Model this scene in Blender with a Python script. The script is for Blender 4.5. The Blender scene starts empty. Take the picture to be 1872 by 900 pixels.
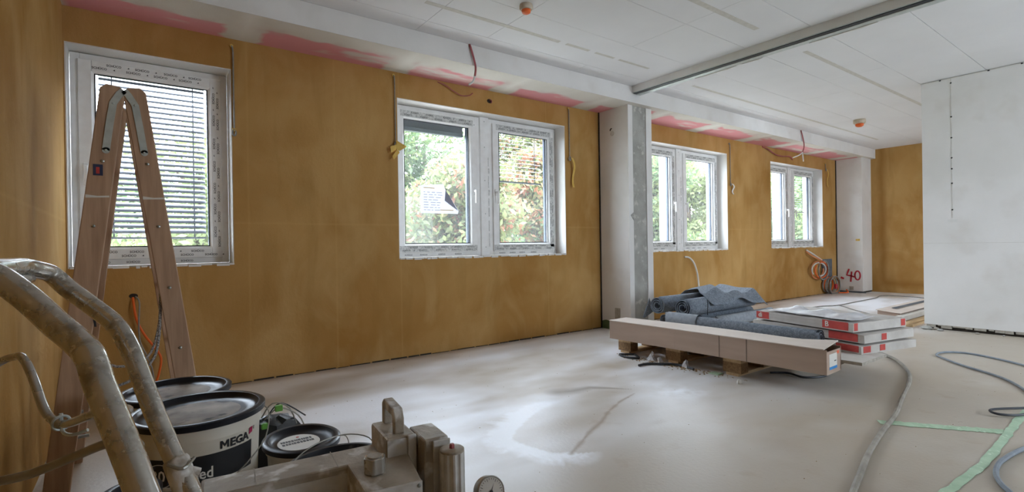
import bpy, math, random
import numpy as np
from mathutils import Vector, Matrix
random.seed(7); np.random.seed(7)
scene = bpy.context.scene
COL = scene.collection

# ------------------------------------------------------------------ camera
cam_data = bpy.data.cameras.new('camera'); cam = bpy.data.objects.new('camera', cam_data); COL.objects.link(cam)
YAW, PITCH, ROLL = 0.6328, -0.0027, -0.0153
CAMPOS = Vector((0.3748, -4.3287, 1.0081))
_F = Vector((math.sin(YAW)*math.cos(PITCH), math.cos(YAW)*math.cos(PITCH), math.sin(PITCH)))
_R = Vector((math.cos(YAW), -math.sin(YAW), 0)); _U = _R.cross(_F)
_R2 = _R*math.cos(ROLL)+_U*math.sin(ROLL); _U2 = -_R*math.sin(ROLL)+_U*math.cos(ROLL)
cam.matrix_world = Matrix(((_R2.x, _U2.x, -_F.x, CAMPOS.x), (_R2.y, _U2.y, -_F.y, CAMPOS.y), (_R2.z, _U2.z, -_F.z, CAMPOS.z), (0, 0, 0, 1)))
cam_data.sensor_fit = 'HORIZONTAL'; cam_data.sensor_width = 36.0; cam_data.lens = 930.16/1872*36
cam_data.shift_x = 0.0004; cam_data.shift_y = 0.00115
cam_data.clip_start = 0.05; cam_data.clip_end = 300
scene.camera = cam

# ------------------------------------------------------------------ light
SKY = 3.0
world = bpy.data.worlds.new('world'); scene.world = world; world.use_nodes = True
bg = world.node_tree.nodes['Background']
bg.inputs['Color'].default_value = (0.84, 0.925, 1.09, 1); bg.inputs['Strength'].default_value = SKY
scene.view_settings.view_transform = 'Standard'; scene.view_settings.look = 'None'
scene.view_settings.exposure = 2.65; scene.view_settings.gamma = 1.0; scene.view_settings.use_curve_mapping = False
scene.cycles.max_bounces = 12; scene.cycles.diffuse_bounces = 8; scene.cycles.transparent_max_bounces = 16
scene.cycles.caustics_reflective = False; scene.cycles.caustics_refractive = False

def portal(cx, cy, cz, w, h, facing):
    l = bpy.data.lights.new('sky_portal', 'AREA'); l.shape = 'RECTANGLE'; l.size = w; l.size_y = h
    l.cycles.is_portal = True
    o = bpy.data.objects.new('sky_portal', l); COL.objects.link(o); o.location = (cx, cy, cz)
    o.rotation_euler = (math.radians(-90 if facing < 0 else 90), 0, 0)   # light shines along -Z of the lamp

# ------------------------------------------------------------------ helpers
def lin(c):
    c = c.lstrip('#'); out = []
    for i in (0, 2, 4):
        v = int(c[i:i+2], 16)/255; out.append(v/12.92 if v <= 0.04045 else ((v+0.055)/1.055)**2.4)
    return (*out, 1)

MATS = {}
def mat(name, c1, c2=None, scale=6, detail=4, rough=0.6, metal=0.0, bump=0.0, bscale=40, stretch=(1, 1, 1), lo=0.35, hi=0.65, rough2=None, spec=0.5, c3=None, scale3=60, lo3=0.6, hi3=0.68, transl=0.0, coat=0.0):
    m = bpy.data.materials.new(name); m.use_nodes = True; nt = m.node_tree; n = nt.nodes; L = nt.links
    b = n['Principled BSDF']; b.inputs['Roughness'].default_value = rough; b.inputs['Metallic'].default_value = metal
    b.inputs['Specular IOR Level'].default_value = spec
    if coat: b.inputs['Coat Weight'].default_value = coat; b.inputs['Coat Roughness'].default_value = .1; b.inputs['Coat IOR'].default_value = 1.8
    b.inputs['Base Color'].default_value = lin(c1)
    tc = n.new('ShaderNodeTexCoord'); mp = n.new('ShaderNodeMapping'); mp.inputs['Scale'].default_value = stretch
    L.new(tc.outputs['Object'], mp.inputs['Vector'])
    def noise(s, d):
        t = n.new('ShaderNodeTexNoise'); t.inputs['Scale'].default_value = s; t.inputs['Detail'].default_value = d
        L.new(mp.outputs['Vector'], t.inputs['Vector']); return t
    def mr(src, a, c):
        r = n.new('ShaderNodeMapRange'); r.inputs['From Min'].default_value = a; r.inputs['From Max'].default_value = c
        L.new(src, r.inputs['Value']); return r.outputs['Result']
    def mix(f, a, c):
        x = n.new('ShaderNodeMix'); x.data_type = 'RGBA'; L.new(f, x.inputs['Factor'])
        for k, s in ((6, a), (7, c)):
            if isinstance(s, tuple): x.inputs[k].default_value = s
            else: L.new(s, x.inputs[k])
        return x.outputs[2]
    col = lin(c1)
    if c2:
        f = mr(noise(scale, detail).outputs['Fac'], lo, hi); col = mix(f, col, lin(c2))
        if rough2 is not None:
            rr = n.new('ShaderNodeMapRange'); rr.inputs['To Min'].default_value = rough; rr.inputs['To Max'].default_value = rough2
            L.new(f, rr.inputs['Value']); L.new(rr.outputs['Result'], b.inputs['Roughness'])
    if c3: col = mix(mr(noise(scale3, 3).outputs['Fac'], lo3, hi3), col, lin(c3))
    if not isinstance(col, tuple): L.new(col, b.inputs['Base Color'])
    if bump:
        bp = n.new('ShaderNodeBump'); bp.inputs['Strength'].default_value = bump; bp.inputs['Distance'].default_value = 0.01
        L.new(noise(bscale, 4).outputs['Fac'], bp.inputs['Height']); L.new(bp.outputs['Normal'], b.inputs['Normal'])
    if transl:
        tr = n.new('ShaderNodeBsdfTranslucent'); ms = n.new('ShaderNodeMixShader'); ms.inputs[0].default_value = transl
        if isinstance(col, tuple): tr.inputs['Color'].default_value = col
        else: L.new(col, tr.inputs['Color'])
        L.new(b.outputs[0], ms.inputs[1]); L.new(tr.outputs[0], ms.inputs[2]); L.new(ms.outputs[0], n['Material Output'].inputs['Surface'])
    MATS[name] = m; return m

def world_off(p):
    o = Vector((0, 0, 0))
    while p is not None: o += p.location; p = p.parent
    return o

class MB:
    def __init__(s): s.v = []; s.f = []
    def add(s, vs, fs):
        k = len(s.v); s.v += [tuple(map(float, q)) for q in vs]; s.f += [tuple(i+k for i in f) for f in fs]; return s
    def box(s, lo, hi):
        x0, y0, z0 = lo; x1, y1, z1 = hi
        return s.add([(x0,y0,z0),(x1,y0,z0),(x1,y1,z0),(x0,y1,z0),(x0,y0,z1),(x1,y0,z1),(x1,y1,z1),(x0,y1,z1)],
                     [(3,2,1,0),(4,5,6,7),(0,1,5,4),(1,2,6,5),(2,3,7,6),(3,0,4,7)])
    def hexa(s, p):   # 8 corners, same order as box
        return s.add(p, [(3,2,1,0),(4,5,6,7),(0,1,5,4),(1,2,6,5),(2,3,7,6),(3,0,4,7)])
    def tube(s, pts, r, n=8, smooth=4, caps=True, radii=None, flat=None):
        P = [Vector(p) for p in pts]
        if smooth and len(P) > 2:
            Q = []
            for i in range(len(P)-1):
                a, b, c, d = P[max(i-1, 0)], P[i], P[i+1], P[min(i+2, len(P)-1)]
                for k in range(smooth):
                    t = k/smooth
                    Q.append(0.5*((2*b)+(c-a)*t+(2*a-5*b+4*c-d)*t*t+(3*b-a-3*c+d)*t**3))
            Q.append(P[-1]); P = Q
        up = None; vs = []; fs = []; m = len(P)
        for i, p in enumerate(P):
            t = (P[min(i+1, m-1)]-P[max(i-1, 0)])
            if t.length < 1e-9: t = Vector((0, 0, 1))
            t.normalize()
            if up is None:
                up = Vector((0, 0, 1)) if abs(t.z) < .9 else Vector((0, 1, 0))
            a = t.cross(up)
            if a.length < 1e-6: a = t.orthogonal()
            a.normalize(); b = a.cross(t).normalized(); up = b
            rr = r if radii is None else radii[min(int(i*len(radii)/m), len(radii)-1)]
            for k in range(n):
                an = 2*math.pi*k/n
                vs.append(p+a*(rr*math.cos(an))+b*(rr*math.sin(an)*(flat or 1)))
        for i in range(m-1):
            for k in range(n):
                k2 = (k+1) % n; fs.append((i*n+k, (i+1)*n+k, (i+1)*n+k2, i*n+k2))
        if caps: fs.append(tuple(range(n))); fs.append(tuple(range((m-1)*n+n-1, (m-1)*n-1, -1)))
        return s.add(vs, fs)
    def lathe(s, prof, c, n=32, sx=1, sy=1, axis=None, caps=True):
        vs = []; fs = []; c = Vector(c)
        M = Matrix.Identity(3) if axis is None else Vector((0, 0, 1)).rotation_difference(Vector(axis)).to_matrix()
        for r, z in prof:
            for k in range(n):
                a = 2*math.pi*k/n; vs.append(c+M@Vector((r*sx*math.cos(a), r*sy*math.sin(a), z)))
        for i in range(len(prof)-1):
            for k in range(n):
                k2 = (k+1) % n; fs.append((i*n+k, i*n+k2, (i+1)*n+k2, (i+1)*n+k))
        if caps: fs.append(tuple(range(n-1, -1, -1))); fs.append(tuple((len(prof)-1)*n+k for k in range(n)))
        return s.add(vs, fs)
    def prism(s, poly, h, f):     # poly in 2D, f(u,v,w)->3D, w in 0..h
        n = len(poly); vs = [f(u, v, 0) for u, v in poly]+[f(u, v, h) for u, v in poly]
        return s.add(vs, [tuple(range(n-1, -1, -1)), tuple(range(n, 2*n))]+[(k, (k+1) % n, n+(k+1) % n, n+k) for k in range(n)])
    def grid(s, nx, ny, f):
        vs = [f(i/nx, j/ny) for j in range(ny+1) for i in range(nx+1)]
        return s.add(vs, [(j*(nx+1)+i, j*(nx+1)+i+1, (j+1)*(nx+1)+i+1, (j+1)*(nx+1)+i) for j in range(ny) for i in range(nx)])
    def build(s, name, m, parent=None, smooth=False, bevel=0, loc=None, solid=0, auto=40):
        V = np.array(s.v)
        if parent is None:
            off = Vector(loc) if loc is not None else Vector(((V[:, 0].min()+V[:, 0].max())/2, (V[:, 1].min()+V[:, 1].max())/2, V[:, 2].min()))
        else: off = world_off(parent)
        me = bpy.data.meshes.new(name); me.from_pydata([tuple(q) for q in (V-np.array(off))], [], s.f); me.validate(); me.update()
        import bmesh
        bm = bmesh.new(); bm.from_mesh(me); bmesh.ops.recalc_face_normals(bm, faces=bm.faces); bm.to_mesh(me); bm.free()
        me.materials.append(MATS[m] if isinstance(m, str) else m)
        o = bpy.data.objects.new(name, me); COL.objects.link(o)
        if parent is None: o.location = off
        else: o.parent = parent
        if smooth:
            for p in me.polygons: p.use_smooth = True
            me.set_sharp_from_angle(angle=math.radians(auto))
        if solid:
            md = o.modifiers.new('solid', 'SOLIDIFY'); md.thickness = solid; md.offset = 0
        if bevel:
            md = o.modifiers.new('bevel', 'BEVEL'); md.width = bevel; md.segments = 2; md.limit_method = 'ANGLE'
        return o

def tag(o, label=None, cat=None, group=None, kind=None):
    if label: o['label'] = label
    if cat: o['category'] = cat
    if group: o['group'] = group
    if kind: o['kind'] = kind
    return o
def thing(name, loc, label, cat, group=None, kind=None):
    o = bpy.data.objects.new(name, None); o.empty_display_size = 0.1; COL.objects.link(o); o.location = loc
    return tag(o, label, cat, group, kind)
def inst(src, name, parent, loc, rot=None):
    o = bpy.data.objects.new(name, src.data); COL.objects.link(o); o.parent = parent; o.location = loc
    if rot: o.rotation_euler = rot
    for md in src.modifiers:
        if md.type == 'BEVEL':
            d = o.modifiers.new('bevel', 'BEVEL'); d.width = md.width; d.segments = md.segments; d.limit_method = 'ANGLE'
    return o

_TX = {}
def text2d(body, size, bold=0.0, align='LEFT'):
    key = (body, size, bold, align)
    if key in _TX: return _TX[key]
    cu = bpy.data.curves.new('txt', 'FONT'); cu.body = body; cu.size = 1.0; cu.resolution_u = 2; cu.offset = bold/size; cu.align_x = align
    o = bpy.data.objects.new('txt', cu); COL.objects.link(o)
    me = o.to_mesh(); vs = [(v.co.x*size, v.co.y*size) for v in me.vertices]; fs = [tuple(p.vertices) for p in me.polygons]
    o.to_mesh_clear(); bpy.data.objects.remove(o); bpy.data.curves.remove(cu)
    _TX[key] = (vs, fs); return vs, fs
def put_text(mb, body, size, f, bold=0.0, align='LEFT', sx=1.0):
    vs, fs = text2d(body, size, bold, align); mb.add([f(u*sx, v) for u, v in vs], fs)

def vnoise(x, y, seed=0):
    xi = np.floor(x).astype(np.int64); yi = np.floor(y).astype(np.int64); xf = x-xi; yf = y-yi
    def h(a, b):
        n = (a*374761393+b*668265263+seed*1442695041) & 0x7fffffff; n = ((n ^ (n >> 13))*1274126177) & 0x7fffffff
        return ((n ^ (n >> 16)) & 0xffff)/65535.0
    u = xf*xf*(3-2*xf); v = yf*yf*(3-2*yf)
    return (h(xi, yi)*(1-u)+h(xi+1, yi)*u)*(1-v)+(h(xi, yi+1)*(1-u)+h(xi+1, yi+1)*u)*v
def fbm(x, y, seed=0, o=4):
    s = 0; a = .5
    for k in range(o): s = s+a*vnoise(x*2**k, y*2**k, seed+k); a *= .5
    return s
def poly_dist(X, Y, pts):
    D = np.full(X.shape, 1e9); T = np.zeros(X.shape); S = np.zeros(X.shape); acc = 0
    for (ax, ay), (bx, by) in zip(pts[:-1], pts[1:]):
        dx, dy = bx-ax, by-ay; l2 = dx*dx+dy*dy
        t = np.clip(((X-ax)*dx+(Y-ay)*dy)/l2, 0, 1); d = np.hypot(X-ax-t*dx, Y-ay-t*dy)
        m = d < D; D = np.where(m, d, D); T = np.where(m, acc+t*math.sqrt(l2), T)
        S = np.where(m, np.sign(dx*(Y-ay)-dy*(X-ax)), S); acc += math.sqrt(l2)
    return D, T, S

# ------------------------------------------------------------------ materials
mat('plaster_white', '#dfddda', '#d8d6d2', scale=2, rough=.8, bump=.12, bscale=90, c3='#d0ccc6', scale3=3, lo3=.55, hi3=.8)
mat('ceiling_white', '#e2e2e3', '#dededf', scale=2, rough=.85, bump=.05, bscale=60)
mat('ceiling_gap', '#8f8c86', rough=.9)
mat('filler', '#c6c3bc', '#d0cdc6', scale=30, rough=.9)
mat('upvc', '#ececeb', '#e4e3e1', scale=12, rough=.35)
mat('film', '#cfcfcc', '#a9a9a8', scale=60, detail=6, rough=.4, lo=.42, hi=.66)
mat('print_dark', '#4b4a49', rough=.6)
mat('gasket', '#23262b', rough=.5)
mat('guide_rail', '#3c4656', rough=.4, metal=.3)
mat('slat', '#6d717e', '#646874', scale=20, rough=.4, metal=.3)
mat('blind_box', '#5e636a', rough=.45, metal=.3)
mat('concrete', '#a9a8a2', '#94938c', scale=5, rough=.9, bump=.3, bscale=60, c3='#bcbab3', scale3=12, lo3=.58, hi3=.7)
mat('green_paint', '#5d7350', '#4d6343', scale=12, rough=.7)
mat('dark_gap', '#2a251f', '#3a3128', scale=30, rough=.95)
mat('wood', '#b8987c', '#a18167', scale=5, detail=5, rough=.65, stretch=(9, 9, .7), bump=.05, bscale=20)
mat('wood_x', '#c2a078', '#a98862', scale=5, detail=5, rough=.75, stretch=(9, .7, 9), bump=.05, bscale=20)
mat('wood_l', '#cfb48c', '#bb9d74', scale=5, detail=5, rough=.75, stretch=(.7, 9, 9))
mat('chipblock', '#9a7c57', '#7d6144', scale=60, detail=3, rough=.9, bump=.3, bscale=90)
mat('steel', '#a9adaa', '#8f938f', scale=30, rough=.35, metal=.8)
mat('galv', '#c3cac7', '#b3bab6', scale=25, rough=.4, metal=.3)
mat('chrome_dirty', '#bdb9b2', '#8c867c', scale=40, detail=6, rough=.2, metal=.72, rough2=.42, lo=.46, hi=.68, c3='#cfccc6', scale3=90, lo3=.62, hi3=.66, bump=.07, bscale=120, coat=.8)
mat('chrome', '#c0beb9', '#a9a7a1', scale=20, rough=.2, metal=.6, rough2=.35, coat=.5)
mat('alu_dirty', '#bab1a3', '#9d9385', scale=9, detail=6, rough=.55, metal=.1, lo=.38, hi=.62, c3='#dcdad6', scale3=20, lo3=.56, hi3=.66, bump=.3, bscale=60)
mat('alu_plate', '#dad9d7', '#c4c1bb', scale=26, detail=6, rough=.45, metal=.15, c3='#8d877c', scale3=14, lo3=.62, hi3=.72, bump=.1, bscale=80)
mat('bucket_white', '#d5cfc2', '#cbc4b5', scale=6, rough=.42, c3='#bfb6a5', scale3=14, lo3=.64, hi3=.72)
mat('lid_black', '#101218', '#191b22', scale=10, rough=.28, rough2=.45, spec=.3, c3='#5d5a58', scale3=22, lo3=.72, hi3=.85)
mat('lid_dust', '#b9b4ad', '#8f8b87', scale=11, detail=6, rough=.7, c3='#5a5a5e', scale3=16, lo3=.58, hi3=.7)
mat('label_black', '#15161a', rough=.45)
mat('label_white', '#d8d5ce', rough=.5)
mat('label_blue', '#2a3350', rough=.5)
mat('magenta', '#a3194a', rough=.5)
mat('wire', '#9a988f', rough=.4, metal=.5)
mat('cardboard', '#b19b8b', '#a59081', scale=4, detail=3, rough=.85, stretch=(1, .4, 3))
mat('cardboard_top', '#d2c6bb', '#c8bbaf', scale=4, rough=.8)
mat('tape_clear', '#c7ad94', rough=.35)
mat('cardboard_in', '#2d221a', rough=.9)
mat('blue_print', '#2f86c8', rough=.5)
mat('orange_print', '#d9572b', rough=.5)
mat('felt', '#7b838d', '#656d77', scale=40, detail=5, rough=.95, c3='#979fa8', scale3=90, lo3=.55, hi3=.72, bump=.25, bscale=160)
mat('felt_light', '#979da4', '#858b92', scale=30, rough=.95, bump=.25, bscale=160)
mat('roll_end_shade', '#23262c', rough=.95)
mat('gypsum', '#c9c5bd', '#bdb8ae', scale=7, rough=.85)
mat('gypsum_edge', '#9b9489', '#b0a99d', scale=30, rough=.9)
mat('paper_pack', '#c6c1bb', '#b5afa8', scale=7, detail=5, rough=.5, bump=.3, bscale=25)
mat('red_print', '#c4463d', '#b23a34', scale=20, rough=.5)
mat('plastic_film', '#d6d6d8', '#bfbfc3', scale=12, rough=.25, bump=.3, bscale=30)
mat('cable_grey', '#8d8b85', '#7b7973', scale=30, rough=.5)
mat('cable_white', '#d4d3cf', rough=.45)
mat('cable_blue', '#8b949d', '#78828c', scale=20, rough=.5)
mat('cable_dark', '#33363b', rough=.5)
mat('hose', '#a09a8e', '#837c70', scale=12, rough=.5)
mat('orange', '#e2641f', rough=.4)
mat('orange_pale', '#d58a5c', rough=.5)
mat('red_cable', '#a8575a', '#8f4a4c', scale=15, rough=.5)
mat('rope', '#6f7077', '#b1b0ae', scale=160, rough=.9, lo=.48, hi=.52)
mat('yellow_tape', '#d5b45c', '#c9a03f', scale=20, rough=.6)
mat('green_tape', '#b4cdb0', '#a4c1a2', scale=14, rough=.55, c3='#c9dcc5', scale3=40)
mat('paper', '#e9e9ee', rough=.7, transl=.35)
mat('paper_back', '#8e90a0', rough=.7)
mat('red_paint', '#b32638', rough=.5)
mat('black_plastic', '#131417', '#1d1f22', scale=12, rough=.4, bump=.4, bscale=14)
mat('leaf_scrap', '#5d9a3a', rough=.5)
mat('grey_plate', '#5f666d', '#4f565d', scale=12, rough=.6)
mat('debris', '#a48a66', '#8a7252', scale=20, rough=.9)
mat('sensor', '#c4b8a4', '#b5a893', scale=20, rough=.5)
mat('bark', '#54483c', '#665848', scale=6, rough=.9, bump=.5)
mat('leaf_green', '#60734b', '#4c603e', scale=1.5, rough=.6, transl=.4, c3='#788050', scale3=3, lo3=.5, hi3=.6)
mat('leaf_pale', '#7d8356', '#6a764b', scale=1.5, rough=.5, transl=.4)
mat('leaf_autumn', '#95694d', '#835240', scale=2, rough=.6, transl=.4, c3='#847f54', scale3=3, lo3=.45, hi3=.55)
mat('grass', '#66764a', '#5a6a40', scale=3, rough=.8)

def pane_mat():
    m = bpy.data.materials.new('glass_pane'); m.use_nodes = True; nt = m.node_tree; n = nt.nodes; L = nt.links
    n.remove(n['Principled BSDF'])
    t = n.new('ShaderNodeBsdfTransparent'); t.inputs['Color'].default_value = (.95, .97, .96, 1)
    g = n.new('ShaderNodeBsdfGlossy'); g.inputs['Roughness'].default_value = .02
    lw = n.new('ShaderNodeLayerWeight'); pw_ = n.new('ShaderNodeMath'); pw_.operation = 'POWER'; pw_.inputs[1].default_value = 5; L.new(lw.outputs['Facing'], pw_.inputs[0])
    fr = n.new('ShaderNodeMath'); fr.operation = 'MULTIPLY_ADD'; fr.inputs[1].default_value = .5; fr.inputs[2].default_value = .008; L.new(pw_.outputs[0], fr.inputs[0])
    mx = n.new('ShaderNodeMixShader'); L.new(fr.outputs[0], mx.inputs[0]); L.new(t.outputs[0], mx.inputs[1]); L.new(g.outputs[0], mx.inputs[2])
    d = n.new('ShaderNodeBsdfTranslucent'); d.inputs['Color'].default_value = (.95, .95, .95, 1)
    tc = n.new('ShaderNodeTexCoord'); no = n.new('ShaderNodeTexNoise'); no.inputs['Scale'].default_value = 5; L.new(tc.outputs['Object'], no.inputs['Vector'])
    mr = n.new('ShaderNodeMapRange'); mr.inputs['To Min'].default_value = .006; mr.inputs['To Max'].default_value = .028; L.new(no.outputs['Fac'], mr.inputs['Value'])
    m2 = n.new('ShaderNodeMixShader'); L.new(mr.outputs[0], m2.inputs[0]); L.new(mx.outputs[0], m2.inputs[1]); L.new(d.outputs[0], m2.inputs[2])
    L.new(m2.outputs[0], n['Material Output'].inputs['Surface']); MATS['glass_pane'] = m
pane_mat()

def brown_mat(name, frame=None):
    m = bpy.data.materials.new(name); m.use_nodes = True; nt = m.node_tree; n = nt.nodes; L = nt.links
    b = n['Principled BSDF']; b.inputs['Roughness'].default_value = .9; b.inputs['Specular IOR Level'].default_value = .05
    tc = n.new('ShaderNodeTexCoord')
    def noise(s, d, st=(1, 1, 1), dist=0):
        mp = n.new('ShaderNodeMapping'); mp.inputs['Scale'].default_value = st; L.new(tc.outputs['Object'], mp.inputs['Vector'])
        t = n.new('ShaderNodeTexNoise'); t.inputs['Scale'].default_value = s; t.inputs['Detail'].default_value = d; t.inputs['Distortion'].default_value = dist
        L.new(mp.outputs['Vector'], t.inputs['Vector']); return t.outputs['Fac']
    def ramp(src, a, c, lo=0., hi=1.):
        r = n.new('ShaderNodeMapRange'); r.inputs['From Min'].default_value = a; r.inputs['From Max'].default_value = c
        r.inputs['To Min'].default_value = lo; r.inputs['To Max'].default_value = hi; L.new(src, r.inputs['Value']); return r.outputs[0]
    def mix(f, a, c):
        x = n.new('ShaderNodeMix'); x.data_type = 'RGBA'; L.new(f, x.inputs['Factor'])
        for k, s in ((6, a), (7, c)):
            if isinstance(s, tuple): x.inputs[k].default_value = s
            else: L.new(s, x.inputs[k])
        return x.outputs[2]
    col = mix(ramp(noise(.9, 5, dist=.6), .3, .7), lin('#ba945d'), lin('#9d733c'))
    col = mix(ramp(noise(2.6, 6, (1, 1, .6), 1.0), .45, .8, 0, .7), col, lin('#bf9d69'))
    col = mix(ramp(noise(3.5, 5, (1.6, 1.6, .35), .4), .52, .8, 0, .55), col, lin('#94703c'))
    col = mix(ramp(noise(120, 3), .62, .72, 0, .35), col, lin('#8a6330'))
    # faint joints of the boards under the primer
    sp = n.new('ShaderNodeSeparateXYZ'); L.new(tc.outputs['Object'], sp.inputs[0])
    def line(axis, at, w):
        a = n.new('ShaderNodeMath'); a.operation = 'SUBTRACT'; L.new(sp.outputs[axis], a.inputs[0]); a.inputs[1].default_value = at
        c = n.new('ShaderNodeMath'); c.operation = 'ABSOLUTE'; L.new(a.outputs[0], c.inputs[0]); return ramp(c.outputs[0], 0, w, .2, 0)
    if frame is None:
        for ax, at, w in ((2, 1.212, .014), (0, 1.06, .012), (0, 1.72, .012), (0, 2.3, .01), (0, 4.05, .012), (0, 6.7, .012), (0, 8.3, .012)):
            col = mix(line(ax, at, w), col, lin('#c9a468'))
    else:  # darker ring of fresh primer around a drier middle
        y0, z0, wd = frame
        def sub(o, at):
            a = n.new('ShaderNodeMath'); a.operation = 'SUBTRACT'; L.new(o, a.inputs[0]); a.inputs[1].default_value = at; return a.outputs[0]
        ny = n.new('ShaderNodeMath'); ny.operation = 'SUBTRACT'; ny.inputs[0].default_value = y0; L.new(sp.outputs[1], ny.inputs[1])
        mn = n.new('ShaderNodeMath'); mn.operation = 'SMOOTH_MIN'; mn.inputs[2].default_value = .12; L.new(ny.outputs[0], mn.inputs[0]); L.new(sub(sp.outputs[2], z0), mn.inputs[1])
        mn2 = n.new('ShaderNodeMath'); mn2.operation = 'ADD'; L.new(mn.outputs[0], mn2.inputs[0]); L.new(ramp(noise(2, 4), 0, 1, -.06, .06), mn2.inputs[1])
        ab = n.new('ShaderNodeMath'); ab.operation = 'ABSOLUTE'; L.new(mn2.outputs[0], ab.inputs[0])
        col = mix(ramp(ab.outputs[0], .01, wd, .55, 0), col, lin('#8a5f28'))
    L.new(col, b.inputs['Base Color'])
    bp = n.new('ShaderNodeBump'); bp.inputs['Strength'].default_value = .25; bp.inputs['Distance'].default_value = .01
    L.new(noise(45, 5, (1, 1, .7)), bp.inputs['Height']); L.new(bp.outputs['Normal'], b.inputs['Normal']); MATS[name] = m
brown_mat('brown_wall'); brown_mat('brown_back', (-0.63, .17, .09))

def attr_mat(name, base, layers, rough=.6, spec=.5, bump=.15, bscale=60, n1=None):
    m = bpy.data.materials.new(name); m.use_nodes = True; nt = m.node_tree; n = nt.nodes; L = nt.links
    b = n['Principled BSDF']; b.inputs['Roughness'].default_value = rough; b.inputs['Specular IOR Level'].default_value = spec
    tc = n.new('ShaderNodeTexCoord'); at = n.new('ShaderNodeAttribute'); at.attribute_name = 'mask'
    sp = n.new('ShaderNodeSeparateColor'); L.new(at.outputs['Color'], sp.inputs[0])
    def noise(s, d):
        t = n.new('ShaderNodeTexNoise'); t.inputs['Scale'].default_value = s; t.inputs['Detail'].default_value = d
        L.new(tc.outputs['Object'], t.inputs['Vector']); return t.outputs['Fac']
    def ramp(src, a, c, lo=0., hi=1.):
        r = n.new('ShaderNodeMapRange'); r.inputs['From Min'].default_value = a; r.inputs['From Max'].default_value = c
        r.inputs['To Min'].default_value = lo; r.inputs['To Max'].default_value = hi; L.new(src, r.inputs['Value']); return r.outputs[0]
    def mix(f, a, c):
        x = n.new('ShaderNodeMix'); x.data_type = 'RGBA'; L.new(f, x.inputs['Factor'])
        for k, s in ((6, a), (7, c)):
            if isinstance(s, tuple): x.inputs[k].default_value = s
            else: L.new(s, x.inputs[k])
        return x.outputs[2]
    col = lin(base)
    for c, s, d, a, e, hi in (n1 or ()): col = mix(ramp(noise(s, d), a, e, 0, hi), col, lin(c))
    for k, c in enumerate(layers): col = mix(sp.outputs[k], col, lin(c))
    L.new(col, b.inputs['Base Color'])
    bp = n.new('ShaderNodeBump'); bp.inputs['Strength'].default_value = bump; bp.inputs['Distance'].default_value = .01
    L.new(noise(bscale, 5), bp.inputs['Height']); L.new(bp.outputs['Normal'], b.inputs['Normal']); MATS[name] = m
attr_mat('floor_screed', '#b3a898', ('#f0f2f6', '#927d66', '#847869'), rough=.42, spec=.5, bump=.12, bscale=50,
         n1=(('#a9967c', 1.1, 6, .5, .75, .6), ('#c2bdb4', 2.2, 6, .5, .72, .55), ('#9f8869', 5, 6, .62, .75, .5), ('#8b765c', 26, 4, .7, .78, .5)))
attr_mat('soffit_board', '#d3cfc6', ('#d68d92', '#c4aaa4', '#dddad2'), rough=.85, spec=.2, bump=.1, n1=(('#c8c4ba', 3, 5, .5, .7, .5),))

def mask_grid(name, xs, ys, z, fn, m, down=False):
    X, Y = np.meshgrid(np.array(xs), np.array(ys)); nx, ny = len(xs), len(ys)
    V = np.stack([X.ravel(), Y.ravel(), np.full(X.size, z)], 1)
    I = np.arange(nx*ny).reshape(ny, nx); F = np.stack([I[:-1, :-1], I[:-1, 1:], I[1:, 1:], I[1:, :-1]], -1).reshape(-1, 4)
    if down: F = F[:, ::-1]
    me = bpy.data.meshes.new(name); me.vertices.add(len(V)); me.vertices.foreach_set('co', V.ravel().astype(np.float32))
    me.loops.add(F.size); me.loops.foreach_set('vertex_index', F.ravel().astype(np.int32))
    me.polygons.add(len(F)); me.polygons.foreach_set('loop_start', (np.arange(len(F))*4).astype(np.int32)); me.update(calc_edges=True)
    r, g, b = fn(X, Y); c = np.stack([np.clip(q, 0, 1).ravel() for q in (r, g, b)]+[np.ones(X.size)], 1).astype(np.float32)
    a = me.color_attributes.new('mask', 'FLOAT_COLOR', 'POINT'); a.data.foreach_set('color', c.ravel())
    me.materials.append(MATS[m]); o = bpy.data.objects.new(name, me); COL.objects.link(o); return o

# ------------------------------------------------------------------ room shell
SILL, TOP = 0.902, 2.371
W = [(0.007, 0.956), (2.284, 4.328), (5.66, 7.671), (8.987, 10.953)]
XB, YB, ZC, ZS, BD = 12.0, -7.0, 2.78, 2.60, 0.53

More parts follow.
